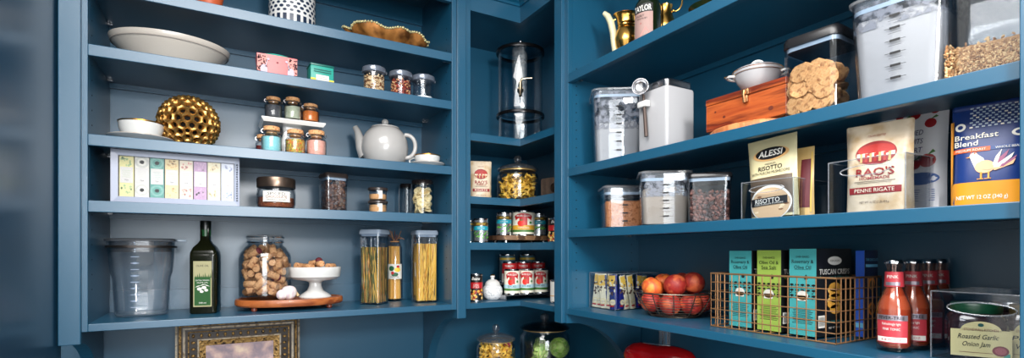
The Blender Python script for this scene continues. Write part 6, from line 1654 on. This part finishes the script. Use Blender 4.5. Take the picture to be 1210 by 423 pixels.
# --- acrylic bin with jam jars
xA, yA, yB = 1.105, .422, .284
open_bin('clear acrylic bin with an oval hand slot holding the jam jars', (xA, (yA + yB) / 2, ZE), -PI / 2, yA - yB, .185, .118)
Y, t = atX(1153, 1.160); 
def jam(label, loc, rz, lidm, cat='jar', hh=.098, s=.040, seal=True, lines=('Roasted Garlic', 'Onion Jam')):
    t = thing('jam_jar', label, cat, loc, rz)
    MB().sq([(s * .9, .0), (s, .006), (s, .060), (s * .92, .070), (s * .80, .078), (0, .078)], .5, 7).build('jar_body', mat('dark_jam', (.16, .09, .10), .12, coat=.5), t)
    MB().lathe([(s * .86, .0785), (s * .88, .080), (s * .88, .092), (s * .84, .095), (0, .095)], 32).build('lid', lidm, t)
    fa = lambda o_: plane((0, -s - o_, 0), (1, 0, 0)); b = MB()
    b.rect(fa(.0006), -s * .98, s * .98, .006, .052, 0, 1); b.disc(fa(.0006), 0, .050, s * .66, .016, 0, 20, 0, PI)
    b.disc(fa(.0010), 0, .060, .004, .003, 2, 10); b.text('STONEWALL KITCHEN', fa(.0010), 0, .052, .0042, 3, s * 1.1)
    b.text(lines[0], fa(.0010), -s * .08, .040, .008, 1, s * 1.30, .01, .25); b.text(lines[1], fa(.0010), -s * .15, .026, .008, 1, s * .90, .01, .25)
    b.rect(fa(.0010), -s * .7, s * .4, .0125, .0132, 3, 1)
    if seal: b.disc(fa(.0014), s * .62, .018, .0105, .0085, 3, 20); b.disc(fa(.0018), s * .62, .018, .0075, .006, 4, 20)
    b.rect(fa(.0010), s * .72, s * .92, .008, .014, 5, 1)
    b.build('label', [mat('jam_label', (.82, .77, .56), .6), BLACK, mat('dark_green_ink', (.05, .3, .28), .5), mat('wax_seal', (.45, .13, .18), .5), mat('wax_light', (.62, .30, .34), .5), TEAL], t, False)
    return t
DG = mat('green_lid', (.06, .26, .17), .35)
jam('dark jam jar with green lid and handwritten cream label in the acrylic bin', (1.160, Y, ZE + .003), -PI / 2 + .12 + .35, DG)
Y, t = atX(1196, 1.175)
jam('second jam jar with gold lid partly hidden at the right of the green-lidded jar', (1.190, .318, ZE + .003), -PI / 2 + .3, mat('gold_lid', (.66, .58, .40), .3, .8), s=.027, seal=False, lines=('Pesto', 'Verde'))
jam('third jar with a clear steel lid behind the green-lidded jar', (1.245, .352, ZE + .003), -PI / 2 + .1, STEEL, s=.034, seal=False, lines=('Apple', 'Chutney'))
# ================================================================ below: red stand mixer and wall outlet
p = (1.205, 1.165)
c = thing('stand_mixer', 'red stand mixer on the worktop under the right shelving, only its rounded head in view', 'mixer', (p[0], p[1], CT), .35)
REDP = mat('mixer_red', (.58, .02, .03), .2, coat=.5)
hz = zpx(404, 1.62) - CT - .052
rings = []
for k in range(13):
    v = k / 12; y = .13 - .25 * v; q = (1 - abs(2 * v - 1) ** 3.2) ** .5 * (1.0 - .18 * v) * (1 - .16 * math.exp(-((v - .45) / .12) ** 2)); q = max(q, .04)
    rings.append([(.044 * q * math.cos(a), y, hz + .050 * q * math.sin(a) + .006 * v) for a in [2 * PI * i / 20 for i in range(20)]])
MB().loft(rings).build('motor_head', REDP, c)
MB().sq([(.036, .02), (.034, .05), (.030, .12), (.034, hz - .02)], .4, 6, c=(0, .085, 0)).build('column', REDP, c)
MB().sq([(.055, 0), (.057, .006), (.055, .018), (.048, .022), (0, .022)], .5, 6, asp=2.1, c=(0, -.0, 0)).build('base', REDP, c)
MB().lathe([(.030, .023), (.032, .027), (.05, .045), (.060, .09), (.062, .125), (.060, .125), (.058, .09), (.04, .045), (0, .03)], 36, c=(0, -.055, 0)).build('mixing_bowl', STEEL, c)
MB().lathe([(.020, hz - .055), (.022, hz - .036)], 20, c=(0, -.055, 0)).build('beater_hub', STEEL, c)
MB().box((0, .01, hz + .045), (.012, .09, .004), 0, .001).build('trim_band', STEEL, c)
zz = zpx(396, 1.777)
c = thing('wall_outlet', 'steel outlet plate with two vertical bars on the wall under the right shelving', 'outlet', (1.3515, 1.285, zz - .03))
b = MB().box((-.002, 0, .03), (.004, .050, .115), 0, .001); b.build('cover_plate', STEEL, c, False)
for y in (-.012, .012): MB().box((-.0055, y, .03), (.003, .008, .09), 0, .001).build('vertical_bar', CHROME, c, False)
